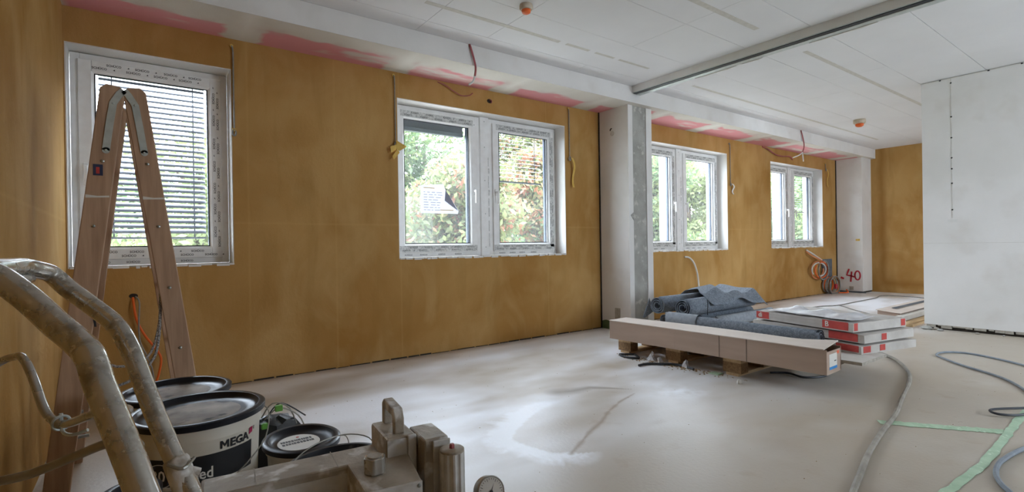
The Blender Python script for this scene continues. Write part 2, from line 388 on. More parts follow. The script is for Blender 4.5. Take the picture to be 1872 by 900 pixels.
ARC = [(2.60, -1.85), (2.502, -1.862), (2.375, -1.873), (2.22, -1.944), (2.065, -2.043), (1.95, -2.129), (1.903, -2.18), (1.908, -2.258), (1.934, -2.375), (1.961, -2.471), (2.05, -2.517)]
BRN = [(2.044, -2.512), (2.183, -2.44), (2.319, -2.363), (2.487, -2.291), (2.642, -2.196), (2.853, -2.104), (3.051, -2.048)]
DRK = [(2.68, -1.70), (2.777, -1.74), (2.925, -1.757), (3.024, -1.856), (3.114, -1.965)]
def floor_mask(X, Y):
    d, t, s = poly_dist(X, Y, ARC); n1 = vnoise(t*45, d*3, 3); n2 = vnoise(t*14+5, d*2, 5)
    out = s < 0
    inner = np.where(out, 0, 1)
    lenx = np.where(out, .05+.16*n1*n2+.04*np.sin(np.clip(t/1.3, 0, 1)*math.pi), .022+.01*n1)
    white = np.clip(1.15-d/lenx, 0, 1)**.8*np.clip((t-.02)/.35, 0, 1)
    white *= .55+.45*vnoise(X*60, Y*60, 8)
    haze = np.exp(-((X-1.75)**2/.35+(Y+1.9)**2/.3))*.55*fbm(X*3+Y*2, Y*9, 2)
    white2 = np.exp(-((X-2.75)**2/.05+(Y+2.35)**2/.01))*.0
    patch = np.exp(-((X-3.35)**2/.03+(Y+2.2)**2/.02))*fbm(X*20, Y*20, 4)*.9
    near = np.clip(fbm(X*1.1+Y*.6+3, Y*2.2-X*.4, 6)-.22, 0, 1)*2.6*np.clip((X-.1)/1.0, 0, 1)*np.clip((Y+2.7+.5*fbm(X, Y, 16))/1.1, 0, 1)  # whiter towards the windows: dust plus window sheen painted into the mask
    d2, t2, _ = poly_dist(X, Y, BRN); brown = np.clip(1-d2/(.008+.020*vnoise(t2*20, t2*0, 9)), 0, 1)*.8
    d3, t3, _ = poly_dist(X, Y, DRK); w3 = .10*np.clip(1-t3/.55, .06, 1)
    dark = np.clip(1.1-d3/w3, 0, 1)*.75
    # trodden-in dirt
    dirt = np.clip(fbm(X*2.2, Y*5, 11)-.62, 0, 1)*2.6*np.clip((-Y-1.6)/1.4, 0, 1)
    edge = np.clip(1-(-Y)/.16, 0, 1)*.8*(.5+fbm(X*8, Y*8, 12))  # brown band along the window wall foot, shade painted into the mask
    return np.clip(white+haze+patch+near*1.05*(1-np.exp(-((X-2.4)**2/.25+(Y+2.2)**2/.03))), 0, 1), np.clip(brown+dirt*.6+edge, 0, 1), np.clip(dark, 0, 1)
xs = sorted(set(list(np.round(np.arange(-.02, 12.05, .06), 4))+list(np.round(np.arange(1.4, 3.5, .012), 4))))
ys = sorted(set(list(np.round(np.arange(-7.02, .02, .06), 4))+list(np.round(np.arange(-2.9, -1.4, .012), 4))))
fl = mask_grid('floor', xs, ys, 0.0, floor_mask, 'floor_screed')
tag(fl, 'dusty beige screed floor with a swept white arc of dust', 'floor', kind='structure')
tag(MB().box((-.3, -7.3, -.25), (12.3, .36, -.004)).build('floor_slab', 'concrete', fl), 'concrete slab under the screed')

def wall_front():
    mb = MB(); y0, y1 = 0.0, 0.36; z1 = 3.0; xa = -.3
    for (a, b) in W:
        mb.box((xa, y0, 0), (a, y1, z1)); mb.box((a, y0, 0), (b, y1, SILL)); mb.box((a, y0, TOP), (b, y1, z1)); xa = b
    mb.box((xa, y0, 0), (12.3, y1, z1))
    return mb.build('wall_front', 'brown_wall', loc=(0, 0, 0))
wf = tag(wall_front(), 'long window wall primed ochre brown', 'wall', kind='structure')
mb = MB(); random.seed(3)
x = 0.0
while x < 11.5:
    l = random.uniform(.05, .22); h = random.uniform(.003, .012)
    if not (4.86 < x < 5.32): mb.box((x, -.006, 0), (x+l*.9, 0.0, h))
    x += l
tag(mb.build('gap_strip', 'dark_gap', wf), 'dark ragged gap along the foot of the wall')
tag(MB().box((-.3, YB-.3, 0), (0, 0, 3.0)).build('wall_left', 'brown_wall', loc=(0, 0, 0)), 'ochre brown primed side wall next to the ladder', 'wall', kind='structure')
tag(MB().box((XB, YB-.3, 0), (XB+.3, 0, 3.0)).build('wall_back', 'brown_back', loc=(0, 0, 0)), 'ochre brown end wall with a darker primer edge', 'wall', kind='structure')
FILL_WIN = [(4.5, 6.6), (8.6, 10.6)]; RZ0, RZ1 = .9, 2.35  # unseen window openings added behind the camera to brighten the room
mb = MB(); xa = -.3
for a, b in FILL_WIN:
    mb.box((xa, YB-.3, 0), (a, YB, 3.0)); mb.box((a, YB-.3, 0), (b, YB, RZ0)); mb.box((a, YB-.3, RZ1), (b, YB, 3.0)); xa = b
mb.box((xa, YB-.3, 0), (12.3, YB, 3.0))
tag(mb.build('wall_right', 'plaster_white', loc=(0, 0, 0)), 'unseen white rear wall with window openings added for fill light', 'wall', kind='structure')
for i, (a, b) in enumerate(FILL_WIN):
    w = thing('window_%d' % (i+5), ((a+b)/2, YB-.15, RZ0), ('unseen window added for fill light in the rear wall, on the near side of the partition', 'unseen window added for fill light in the rear wall, beyond the partition')[i], 'window', kind='structure')
    mb = MB()
    mid = (a+b)/2
    for q in ((a, b-.0, RZ0, RZ0+.06), (a, b, RZ1-.06, RZ1)): mb.box((q[0], YB-.2, q[2]), (q[1], YB-.12, q[3]))
    for q in (a, mid-.03, b-.06): mb.box((q, YB-.2, RZ0+.06), (q+.06, YB-.12, RZ1-.06))
    mb.build('frame', 'upvc', w)
    MB().box((a+.06, YB-.165, RZ0+.06), (b-.06, YB-.155, RZ1-.06)).build('pane', 'glass_pane', w)
    portal((a+b)/2, YB-.25, (RZ0+RZ1)/2, b-a, RZ1-RZ0, 1)

# ceiling with separate panels
ceil = tag(MB().box((-.3, YB-.3, ZC+.012), (12.3, .36, 3.0)).build('ceiling', 'ceiling_gap', loc=(0, 0, 0)), 'white ceiling of flat jointed boards', 'ceiling', kind='structure')
rows = [-BD, -.735]+[-.735-.562*k for k in range(1, 12)]+[YB]
near_x = {0: [0, 1.09, 2.222, 3.97, 4.87], 1: [0, 1.657, 2.222, 2.787, 4.87], 2: [0, 1.657, 2.787, 3.97, 4.87], 3: [0, .6, 2.222, 3.97, 4.87], 4: [0, 1.4, 3.4, 4.87]}
far_x = {0: [5.0, 7.6, 9.9, 12], 1: [5.0, 6.3, 8.9, 10.9, 12], 2: [5.0, 7.15, 9.4, 12], 3: [5.0, 6.55, 8.4, 10.4, 12], 4: [5.0, 7.58, 9.5, 12]}
for i in range(len(rows)-1):
    for xs_ in (near_x.get(i, [0, 1.3, 2.9, 4.87]), far_x.get(i, [5.0, 7.58, 9.9, 12])):
        for a, b in zip(xs_[:-1], xs_[1:]):
            MB().box((a+.0015, rows[i+1]+.002, ZC), (b-.0015, rows[i]-.002, ZC+.0119)).build('panel', 'ceiling_white', ceil)
for (a, b, y, w) in ((2.07, 3.36, -1.012, .022), (3.44, 3.72, -1.012, .018), (3.80, 4.05, -1.012, .016), (4.12, 4.56, -1.012, .016), (3.4, 4.55, -2.134, .024), (5.41, 9.3, -2.134, .022), (5.43, 10.9, -.93, .02), (1.0, 2.9, -2.134, .02)):
    MB().box((a, y-w, ZC-.0015), (b, y+w, ZC-.0001)).build('filler_strip', 'filler', ceil)

# bulkhead along the window wall
def soffit_mask(X, Y):
    joints = np.array([-.1, 1.02, 2.25, 3.40, 4.55, 5.58, 6.74, 8.0, 9.0, 10.2, 11.3])
    dj = np.min(np.abs(X[..., None]+(Y[..., None]+.2)*.0-joints), -1)
    edge = .27+.09*(fbm(X*2.5, Y*0+1, 21)-.5)*2+.03*vnoise(X*14, Y*6, 22)+np.where(X > 5.2, .10, 0)
    depth = -Y
    pink = np.clip((edge-depth)/.02+.5, 0, 1)*np.clip((dj-.085-.05*vnoise(X*6, Y*18, 23))/.03, 0, 1)
    smear = np.clip((fbm(X*2.2, Y*7, 24)-.52)*9, 0, 1)*np.clip((depth-.07)/.06, 0, 1)
    pink = pink*(1-.85*smear)
    thin = np.clip((fbm(X*9, Y*3, 25)-.42)*4, 0, 1)*np.clip(1-np.abs(depth-edge)/.09, 0, 1)*.5
    return pink*.92, thin, np.clip(1-dj/.09, 0, 1)
bulk = MB(); bulk.box((0, -BD, ZS+.001), (XB, -BD+.03, ZC)); bulk.box((0, -BD+.03, ZS+.012), (XB, 0, ZS+.03))
bulk = tag(bulk.build('bulkhead', 'plaster_white', loc=(0, 0, 0)), 'white boxed bulkhead with pink unpainted boards above the windows', 'bulkhead', kind='structure')
so = mask_grid('soffit', list(np.arange(0, 12.001, .02)), list(np.arange(-BD, .001, .0106)), ZS, soffit_mask, 'soffit_board', down=True); so.parent = bulk
so['label'] = 'pink plasterboard soffit with white filler at the joints'

# beam with sliding-wall rail
beam = tag(MB().box((4.872, YB, 2.708), (5.0, -BD, ZC+.011)).build('beam', 'plaster_white', loc=(0, 0, 0)), 'narrow white ceiling beam carrying a metal rail', 'beam', kind='structure')
r = MB(); r.box((4.871, YB, 2.7035), (4.884, -BD-.01, 2.708)); r.box((4.93, YB, 2.694), (4.998, -BD-.01, 2.708)); 
r.build('rail', 'galv', beam)
MB().box((4.884, YB, 2.698), (4.93, -BD-.01, 2.7078)).build('rail_slot', 'gasket', beam)
random.seed(5)
for (y, l) in ((-1.25, .45), (-2.35, .5), (-1.75, .2)):
    MB().prism([(0, 0), (.1, .022), (.22*l/.4, .012), (.3*l/.4, .03), (l, 0)], .004, lambda u, v, w, y=y: (4.992+v, y-u, 2.694-w)).build('torn_plaster', 'filler', beam)

# pillars
pil = thing('pillar', (5.09, -.22, 0), 'white boxed pillar with raw concrete strip, beside the pallet', 'pillar', kind='structure')
PX0, PX1, PY = 4.884, 5.302, -.452
MB().box((PX0, PY+.012, .0), (PX0+.02, 0, ZS)).build('cladding', 'plaster_white', pil)
MB().box((PX0+.002, PY, 0), (PX0+.078, PY+.0125, ZS)).build('front_trim', 'plaster_white', pil)
MB().box((PX1-.10, PY, 0), (PX1, PY+.0125, ZS)).build('front_trim', 'plaster_white', pil)
MB().box((PX1-.02, PY+.0126, 0), (PX1, 0, ZS)).build('cladding', 'plaster_white', pil)
MB().box((PX0+.021, PY+.012, 0), (PX1-.021, 0, ZS)).build('concrete_core', 'concrete', pil)
MB().box((PX0-.012, -.014, 0), (PX0-.0005, 0.0, ZS)).build('shadow_gap', 'dark_gap', pil)
MB().grid(20, 2, lambda u, v: (PX0-.0012, -.005-(u*.44), v*(.085+.02*math.sin(u*9)))).build('green_base', 'green_paint', pil, solid=.002)
tag(MB().tube([(PX0, -.206, 2.37), (PX0-.02, -.206, 2.36), (PX0-.03, -.21, 2.34)], .006).build('wall_hook', 'black_plastic', pil), 'small dark hook')
MB().lathe([(.03, 0), (.03, .004)], (PX0-.001, -.215, 2.31), 16, axis=(-1, 0, 0)).build('filler_spot', 'gypsum', pil)
MB().box((PX0-.004, -.30, .12), (PX0-.0002, -.22, .26)).build('chipped_patch', 'gypsum_edge', pil)
MB().prism([(0, 0), (.05, .06), (.0, .09)], .006, lambda u, v, w: (PX0+.075-u, PY-.001-w, 1.28+v)).build('chip', 'concrete', pil)

pil2 = thing('pillar', (11.77, -.22, 0), 'white corner pillar marked with a red number, at the brown end wall', 'pillar', kind='structure')
MB().box((11.54, -.45, .03), (XB, 0, ZS)).build('cladding', 'plaster_white', pil2)
MB().box((11.545, -.44, 0), (XB, 0, .03)).build('dark_foot', 'dark_gap', pil2)
MB().box((11.515, -.5, 0), (11.538, -.02, .022)).build('floor_profile', 'grey_plate', pil2)
MB().box((11.525, -.016, 0), (11.5395, 0, ZS)).build('shadow_gap', 'dark_gap', pil2)
def on_p2(y, z): return (11.5385, y, z)
def ribbon(mb, pts, w):
    P = [Vector(p) for p in pts]; vs = []
    for i, p in enumerate(P):
        d = (P[min(i+1, len(P)-1)]-P[max(i-1, 0)]).normalized(); q = Vector((-d.y, d.x))*w/2; ext = d*(w*.3 if i == len(P)-1 else (-w*.3 if i == 0 else 0))
        vs += [(11.5365, p.x+q.x+ext.x, p.y+q.y+ext.y), (11.5365, p.x-q.x+ext.x, p.y-q.y+ext.y)]
    n = len(vs); vs += [(11.5398, b, c) for a, b, c in vs]
    mb.add(vs, [(2*i, 2*i+1, 2*i+3, 2*i+2) for i in range(len(P)-1)]+[(2*i, 2*i+2, n+2*i+2, n+2*i) for i in range(len(P)-1)]+[(2*i+1, 2*i+3, n+2*i+3, n+2*i+1) for i in range(len(P)-1)])
mb = MB(); ribbon(mb, [(-.082, .285), (-.118, .268)], .036)
ribbon(mb, [(-.215, .45), (-.195, .39), (-.178, .335), (-.24, .325), (-.31, .305)], .028)
ribbon(mb, [(-.262, .40), (-.245, .215)], .028)
ribbon(mb, [(-.362+.045*math.cos(a), .335+.085*math.sin(a)) for a in np.linspace(.2, 2*math.pi+.3, 18)], .026)
tag(mb.build('red_number', 'red_paint', pil2, smooth=True), 'red hand-painted number point forty')
MB().box((11.536, -.435, .82), (11.539, -.31, 1.0)).build('paper_note', 'label_white', pil2)
MB().box((11.535, -.41, 1.0), (11.5392, -.34, 1.04)).build('yellow_tape_strip', 'yellow_tape', pil2)
MB().box((11.534, -.29, .045), (11.5392, -.22, .12)).build('outlet_patch', 'gypsum_edge', pil2)

# white partition
part = MB(); part.box((7.58, YB, .05), (7.71, -2.43, ZC-.004))
part = tag(part.build('wall_partition', 'plaster_white', loc=(0, 0, 0)), 'white plastered partition wall with a broken base', 'wall', kind='structure')
MB().box((7.595, YB, 0), (7.70, -2.45, .05)).build('broken_base', 'dark_gap', part)
random.seed(9); mb = MB(); y = -2.45
while y > -4.6:
    l = random.uniform(.03, .14); mb.box((7.579-random.uniform(0, .006), y-l, random.uniform(.015, .045)), (7.60, y, .052)); y -= l*random.uniform(.95, 1.3)
mb.build('crumbling_plaster', 'gypsum_edge', part)
MB().box((7.5775, -2.693, 1.24), (7.5799, -2.687, ZC-.01)).build('cable_chase', 'filler', part)
for z in (2.72, 2.35, 2.12, 1.9, 1.78, 1.62, 1.33): MB().lathe([(.009, 0), (.006, .005)], (7.578, -2.69, z), 8, axis=(-1, 0, 0)).build('cable_nail', 'black_plastic', part)
MB().box((7.574, -2.73, 1.195), (7.5799, -2.65, 1.225)).build('outlet_box', 'cable_white', part)
MB().box((7.5783, -4.6, .963), (7.5799, -2.435, .967)).build('level_line', 'filler', part)
MB().box((7.572, -4.6, ZC-.012), (7.5799, -2.44, ZC-.005)).build('ceiling_joint', 'filler', part)
for y in (-2.6, -3.0, -3.25, -3.5): MB().box((7.568, y-.008, ZC-.02), (7.5718, y+.008, ZC-.008)).build('joint_clip', 'gasket', part)
random.seed(12)
for i, (x, y, s) in enumerate(((7.50, -2.47, .05), (7.53, -2.55, .035), (7.47, -2.60, .03), (7.50, -2.90, .022), (7.52, -3.1, .018))):
    mb = MB(); n = 7
    mb.lathe([(s*.6, 0), (s*random.uniform(.9, 1.1), s*.3), (s*.5, s*.7), (s*.1, s*.8)], (x, y, 0), n, sx=random.uniform(.7, 1.2), sy=random.uniform(.8, 1.4))
    tag(mb.build('rubble_lump', 'gypsum_edge' if i % 2 else 'concrete'), ['largest lump of plaster rubble at the partition corner', 'second lump of rubble beside the partition corner', 'small grey rubble lump in front of the partition corner', 'small rubble crumb along the partition base', 'tiny grey crumb furthest along the partition base'][i], 'rubble', 'rubble at the partition')

# ------------------------------------------------------------------ windows
YF = .145   # inner plane of the sashes
def casement(root, a, b, handle_side, film, dense):
    z0, z1 = SILL+.012, TOP-.012
    fr = MB()
    fr.box((a, YF+.02, z0), (a+.05, YF+.085, z1)); fr.box((b-.05, YF+.02, z0), (b, YF+.085, z1))
    fr.box((a+.05, YF+.02, z0), (b-.05, YF+.085, z0+.05)); fr.box((a+.05, YF+.02, z1-.05), (b-.05, YF+.085, z1))
    fo = fr.build('frame', 'upvc', root, bevel=.003)
    A, B, Z0, Z1 = a+.042, b-.042, z0+.042, z1-.042; w = .072
    s = MB(); y0, y1 = YF, YF+.06
    s.box((A, y0, Z0), (A+w, y1, Z1)); s.box((B-w, y0, Z0), (B, y1, Z1)); s.box((A+w, y0, Z0), (B-w, y1, Z0+w)); s.box((A+w, y0, Z1-w), (B-w, y1, Z1))
    sash = s.build('sash', 'upvc', root, bevel=.004)
    # sloping glazing bead
    g = MB(); i = A+w; j = B-w; k = Z0+w; l = Z1-w; t = .013
    for p in ([(i, k), (j, k), (j-t, k+t), (i+t, k+t)], [(i, l), (j, l), (j-t, l-t), (i+t, l-t)], [(i, k), (i, l), (i+t, l-t), (i+t, k+t)], [(j, k), (j, l), (j-t, l-t), (j-t, k+t)]):
        (q0, q1, q2, q3) = p
        g.add([(q0[0], y0+.004, q0[1]), (q1[0], y0+.004, q1[1]), (q2[0], y0+.018, q2[1]), (q3[0], y0+.018, q3[1]),
               (q0[0], y0+.03, q0[1]), (q1[0], y0+.03, q1[1]), (q2[0], y0+.03, q2[1]), (q3[0], y0+.03, q3[1])],
              [(0, 1, 2, 3), (4, 5, 6, 7), (0, 1, 5, 4), (1, 2, 6, 5), (2, 3, 7, 6), (3, 0, 4, 7)])
    g.build('glazing_bead', 'upvc', sash)
    e = MB(); i += t; j -= t; k += t; l -= t; q = .007
    e.box((i, y0+.0185, k), (j, y0+.024, k+q)); e.box((i, y0+.0185, l-q), (j, y0+.024, l)); e.box((i, y0+.0185, k+q), (i+q, y0+.024, l-q)); e.box((j-q, y0+.0185, k+q), (j, y0+.024, l-q))
    e.build('gasket', 'gasket', sash)
    MB().box((i-.004, y0+.0242, k-.004), (j+.004, y0+.0285, l+.004)).build('pane', 'glass_pane', sash)
    # handle
    hx = A+.036 if handle_side < 0 else B-.036; hz = 1.58
    h = MB(); h.box((hx-.014, y0-.008, hz-.035), (hx+.014, y0, hz+.035)); h.box((hx-.009, y0-.05, hz-.011), (hx+.009, y0-.008, hz+.011))
    h.box((hx-.011, y0-.052, hz-.125), (hx+.011, y0-.036, hz+.012)); h.build('handle', 'upvc', sash, bevel=.004)
    # protective film with printing
    if film:
        f = MB(); e2 = .0012
        strips = []
        if 'b' in film: strips += [(A+.006, Z0+.006, B-.006, Z0+w-.006)]
        if 't' in film: strips += [(A+w*.6, Z1-w+.006, B-w*.6, Z1-.006)]
        if 'r' in film: strips += [(B-w+.008, Z0+w*.5, B-.008, Z1-w*.9)]
        if 'l' in film: strips += [(A+.008, Z0+w*.5, A+w-.008, Z1-w*.9)]
        if dense:
            for (x0, q0, x1, q1) in strips: f.box((x0, y0-e2*.5, q0), (x1, y0-.0001, q1))
            tag(f.build('protective_film', 'film', sash), 'grey printed protective film')
        pr = MB(); random.seed(int(a*100))
        for (x0, q0, x1, q1) in strips:
            vert = (q1-q0) > (x1-x0); L = (q1-q0) if vert else (x1-x0); wd = (x1-x0) if vert else (q1-q0)
            for row in range(2):
                t0 = .03+row*.07+random.uniform(0, .02)
                while t0 < L-.10:
                    o = wd*(.16+.46*row)
                    if vert: put_text(pr, 'SCHÜCO', .021, lambda u, v, t0=t0, o=o: (x1-o-v, y0-e2, q0+t0+u), bold=.0006, sx=.95)
                    else: put_text(pr, 'SCHÜCO', .021, lambda u, v, t0=t0, o=o: (x0+t0+u, y0-e2, q0+o+v), bold=.0006, sx=.95)
                    if random.random() < .7:
                        du = t0+.115
                        if vert: pr.add([(x1-o-.004, y0-e2, q0+du), (x1-o-.012, y0-e2, q0+du+.004), (x1-o-.010, y0-e2, q0+du+.018)], [(0, 1, 2)])
                        else: pr.add([(x0+du, y0-e2, q0+o+.004), (x0+du+.012, y0-e2, q0+o+.002), (x0+du+.010, y0-e2, q0+o+.014)], [(0, 1, 2)])
                    t0 += random.uniform(.15, .19)
        tag(pr.build('film_print', 'print_dark', sash), 'repeated maker name printed on the film')
        # film print on the lower outer frame
        pr = MB()
        t0 = .12
        while t0 < (b-a)-.2:
            put_text(pr, 'SCHÜCO', .019, lambda u, v: (a+t0+u, YF+.0192, z0+.014+v), bold=.0005); t0 += random.uniform(.13, .2)
        pr.build('film_print', 'print_dark', fo)
    return (i, j, k, l)

WL = ['single window behind the wooden ladder with lowered blind', 'double window in the brown wall left of the pillar with yellow tape', 'double window right of the concrete pillar above the felt rolls', 'double window furthest along the wall beside the numbered corner pillar']
glass = []
for i, (a, b) in enumerate(W):
    w = thing('window_%d' % (i+1), ((a+b)/2, .15, SILL), WL[i], 'window', kind='structure')
    t = .006
    MB().box((a, .0015, SILL), (a+t, .36, TOP)).build('reveal', 'plaster_white', w)
    MB().box((b-t, .0015, SILL), (b, .36, TOP)).build('reveal', 'plaster_white', w)
    MB().box((a+t, .0015, TOP-t), (b-t, .36, TOP)).build('reveal', 'plaster_white', w)
    MB().box((a+t, .004, SILL), (b-t, .36, SILL+.010)).build('sill_bed', 'gypsum_edge', w)
    random.seed(40+i); mb = MB(); x = a+.01
    while x < b-.03:
        l = random.uniform(.015, .09); mb.box((x, -.003-random.uniform(0, .006), SILL-random.uniform(.002, .012)), (min(x+l, b), .02, SILL+random.uniform(.004, .014))); x += l*random.uniform(.9, 1.5)
    mb.build('sill_crumbs', 'plaster_white', w)
    if i == 0: g = [casement(w, a+.012, b-.012, -1, 'btr', False)]
    else:
        m = (a+b)/2+ (.02 if i == 1 else 0)
        g = [casement(w, a+.008, m-.06, 1, 'btr' if i != 1 else 'bt', True), casement(w, m+.06, b-.008, -1, 'btr', True)]
        MB().box((m-.052, YF+.006, SILL+.01), (m+.052, YF+.085, TOP-.006)).build('mullion', 'upvc', w, bevel=.002)
        mb = MB()
        for z in (1.0, 1.35, 1.7, 2.05, 2.32): mb.lathe([(.006, 0), (.005, .002)], (m, YF+.006, z), 8, axis=(0, -1, 0))
        mb.build('mullion_screws', 'steel', w)
        random.seed(50+i); mb = MB(); z = SILL+.1   # torn film along the mullion
        while z < 1.95:
            l = random.uniform(.02, .12); mb.box((m+.040, YF+.0045, z), (m+.040+random.uniform(.006, .02), YF+.0058, z+l)); z += l*random.uniform(.9, 1.4)
        mb.build('torn_film', 'film', w)
        if i >= 2: MB().box((m-.10, .25, SILL), (m-.055, .42, TOP)).build('outer_fin', 'upvc', w)
    for (p, q, r0, r1) in g:
        glass.append((i, p, q, r0, r1))
        for gx in (p-.026, q-.006): MB().box((gx, .2065, SILL+.02), (gx+.032, .232, TOP-.01)).build('guide_rail', 'guide_rail', w)
    portal((a+b)/2, .45, (SILL+TOP)/2, b-a, TOP-SILL, -1)

def blind(p, q, zbot, pitch, tilt, label, zt=None, raised=False):
    zt = zt or TOP-.10
    bl = thing('venetian_blind', ((p+q)/2, .28, zbot), label, 'blind', 'outside venetian blinds')
    if raised:
        n = 14
        for k in range(n):
            z = zt-.004-k*.0058
            MB().box((p+.015, .252, z-.0035), (q-.015, .308, z-.0005)).build('slat', 'blind_box', bl, bevel=0)
        MB().box((p+.012, .255, zbot), (q-.012, .305, zt-.004-n*.0058)).build('bottom_rail', 'blind_box', bl)
        MB().box((p+.012, .25, zt), (q-.012, .31, zt+.02)).build('head_rail', 'blind_box', bl); return bl
    MB().box((p+.012, .25, zt-.012), (q-.012, .31, zt+.02)).build('head_rail', 'blind_box', bl)
    n = int((zt-.02-zbot-.015)/pitch)
    hw = .027; L = (q-p)/2-.016
    sl = MB(); prof = [(-hw, -.002), (-hw*.5, .0022), (0, .0035), (hw*.5, .0022), (hw, -.002)]
    for sgn, off in ((1, 0), (-1, -.0012)):
        sl.add([(x, y, z+off) for x in (-L, L) for y, z in prof], [(k, k+1, 5+k+1, 5+k) for k in range(4)])
    o0 = None
    for k in range(n):
        z = zt-.035-k*pitch
        if o0 is None:
            o0 = sl.build('slat', 'slat', None, smooth=True, loc=(0, 0, 0)); o0.parent = bl; o = o0
        else: o = inst(o0, 'slat', bl, (0, 0, 0))
        o.location = (0, 0, z-zbot); o.rotation_euler = (math.radians(tilt+random.uniform(-1.5, 1.5)), math.radians(random.uniform(-.12, .12)), 0)
    MB().box((p+.014, .262, zbot), (q-.014, .298, zbot+.014)).build('bottom_rail', 'blind_box' if pitch > .041 else 'slat', bl)
    for cx in (p+.09, q-.09):
        MB().box((cx-.004, .2795, zbot), (cx+.004, .2805, zt)).build('ladder_tape', 'guide_rail', bl)
    return bl
random.seed(2)
blind(glass[0][1], glass[0][2], 1.10, .0385, 34, 'lowered grey slat blind behind the wooden ladder')
blind(glass[1][1], glass[1][2], 2.15, .04, 0, 'raised blind bundled at the head of the pane with the taped paper', raised=True)
blind(glass[2][1], glass[2][2], 1.715, .042, 12, 'half lowered slat blind in the right pane left of the pillar')
blind(glass[6][1], glass[6][2], 1.56, .042, 12, 'half lowered slat blind in the furthest window pane')

# paper sheet taped to the glass
pw = thing('paper_sheet', (2.8, .165, 1.33), 'white printed sheet with a curled corner taped to a window pane', 'paper')
MB().prism([(2.585, 1.34), (3.0, 1.34), (3.01, 1.37), (2.86, 1.58), (2.84, 1.635), (2.59, 1.61)], .0006, lambda u, v, w: (u, .1675-w, v)).build('sheet', 'paper', pw)
MB().add([(2.862, .1655, 1.58), (2.845, .155, 1.47), (3.0, .1655, 1.375), (2.862, .1665, 1.58), (2.845, .156, 1.469), (3.0, .1665, 1.374)], [(0, 1, 2), (3, 5, 4), (0, 3, 4, 1), (1, 4, 5, 2)]).build('curled_corner', 'paper_back', pw)
mb = MB(); random.seed(4)
for z in np.arange(1.37, 1.57, .025):
    x = 2.62
    while x < 2.80:
        l = random.uniform(.015, .06); mb.box((x, .1662, z), (x+l, .1667, z+.005)); x += l+random.uniform(.01, .03)
mb.build('printed_lines', 'paper_back', pw)
for q in ((2.62, 2.74, 1.585), (2.80, 2.95, 1.372)): MB().box((q[0], .166, q[2]), (q[1], .1667, q[2]+.007)).build('highlighter', 'yellow_tape', pw)

# ------------------------------------------------------------------ outside
mat('bounce_surface', '#c9c6bf', '#bdbab2', scale=2, rough=.9)
tag(MB().box((-6, .36, -.4), (40, 3.0, -.2)).build('bounce_slab', 'bounce_surface'), 'unseen pale terrace running along the outside of the building', 'reflector', kind='structure')  # unseen pale slab added outside to throw light up to the ceiling
tag(MB().box((-30, .5, -1.0), (80, 60, -.8)).build('ground_outside', 'grass', loc=(0, .5, -.8)), 'grass outside the windows', 'ground', kind='structure')
def leaves(name, m, parent, blobs, n, size, seed):
    rs = np.random.RandomState(seed); w = np.array([b[3]*b[4]*b[5] for b in blobs]); w = w/w.sum()
    idx = rs.choice(len(blobs), n, p=w); B = np.array(blobs)[idx]
    d = rs.normal(size=(n, 3)); d /= np.linalg.norm(d, axis=1)[:, None]; rad = rs.uniform(.35, 1.05, n)[:, None]
    P = B[:, :3]+d*rad*B[:, 3:6]
    a = rs.normal(size=(n, 3)); a /= np.linalg.norm(a, axis=1)[:, None]; b = np.cross(a, rs.normal(size=(n, 3))); b /= np.linalg.norm(b, axis=1)[:, None]
    s = size*rs.uniform(.6, 1.3, n)[:, None]
    V = np.stack([P-a*s, P+b*s*.45, P+a*s, P-b*s*.45], 1).reshape(-1, 3)-np.array(world_off(parent))
    me = bpy.data.meshes.new(name); me.vertices.add(len(V)); me.vertices.foreach_set('co', V.ravel().astype(np.float32))
    me.loops.add(n*4); me.loops.foreach_set('vertex_index', np.arange(n*4, dtype=np.int32)); me.polygons.add(n); me.polygons.foreach_set('loop_start', (np.arange(n)*4).astype(np.int32)); me.update(calc_edges=True)
    me.materials.append(MATS[m]); o = bpy.data.objects.new(name, me); COL.objects.link(o); o.parent = parent; o['kind'] = 'stuff'; return o
def tree(x, y, h, rad, m, n, seed, label, size=.09, lean=0.0, kind='tree', m2=None):
    rs = random.Random(seed)
    t = thing(kind, (x, y, -.8), label, 'tree' if 'tree' in kind else 'shrub', 'trees outside the windows')
    tr = MB(); tr.tube([(x, y, -.8), (x+lean*.3, y, h*.25), (x+lean*.7, y+.1, h*.55), (x+lean, y, h*.9)], .1, 8, radii=[.13, .11, .08, .05])
    blobs = []
    for k in range(11):
        an = rs.uniform(0, 6.28); rr = rs.uniform(.2, 1)*rad*.75; z = rs.uniform(.18, 1.0)*h
        c = (x+lean*z/h+rr*math.cos(an), y+rr*math.sin(an), z); q = rad*rs.uniform(.35, .6)
        blobs.append((*c, q, q, q*.75)); z2 = max(z-rr*.6, .2); tr.tube([(x+lean*z2/h, y, z2), ((x+lean*z2/h+c[0])/2, (y+c[1])/2, z-.1), c], .025, 5)
    tr.build('trunk', 'bark', t, smooth=True)
    leaves('foliage', m, t, blobs, n, size, seed)
    if m2: leaves('foliage', m2, t, blobs, n//2, size*.9, seed+1)
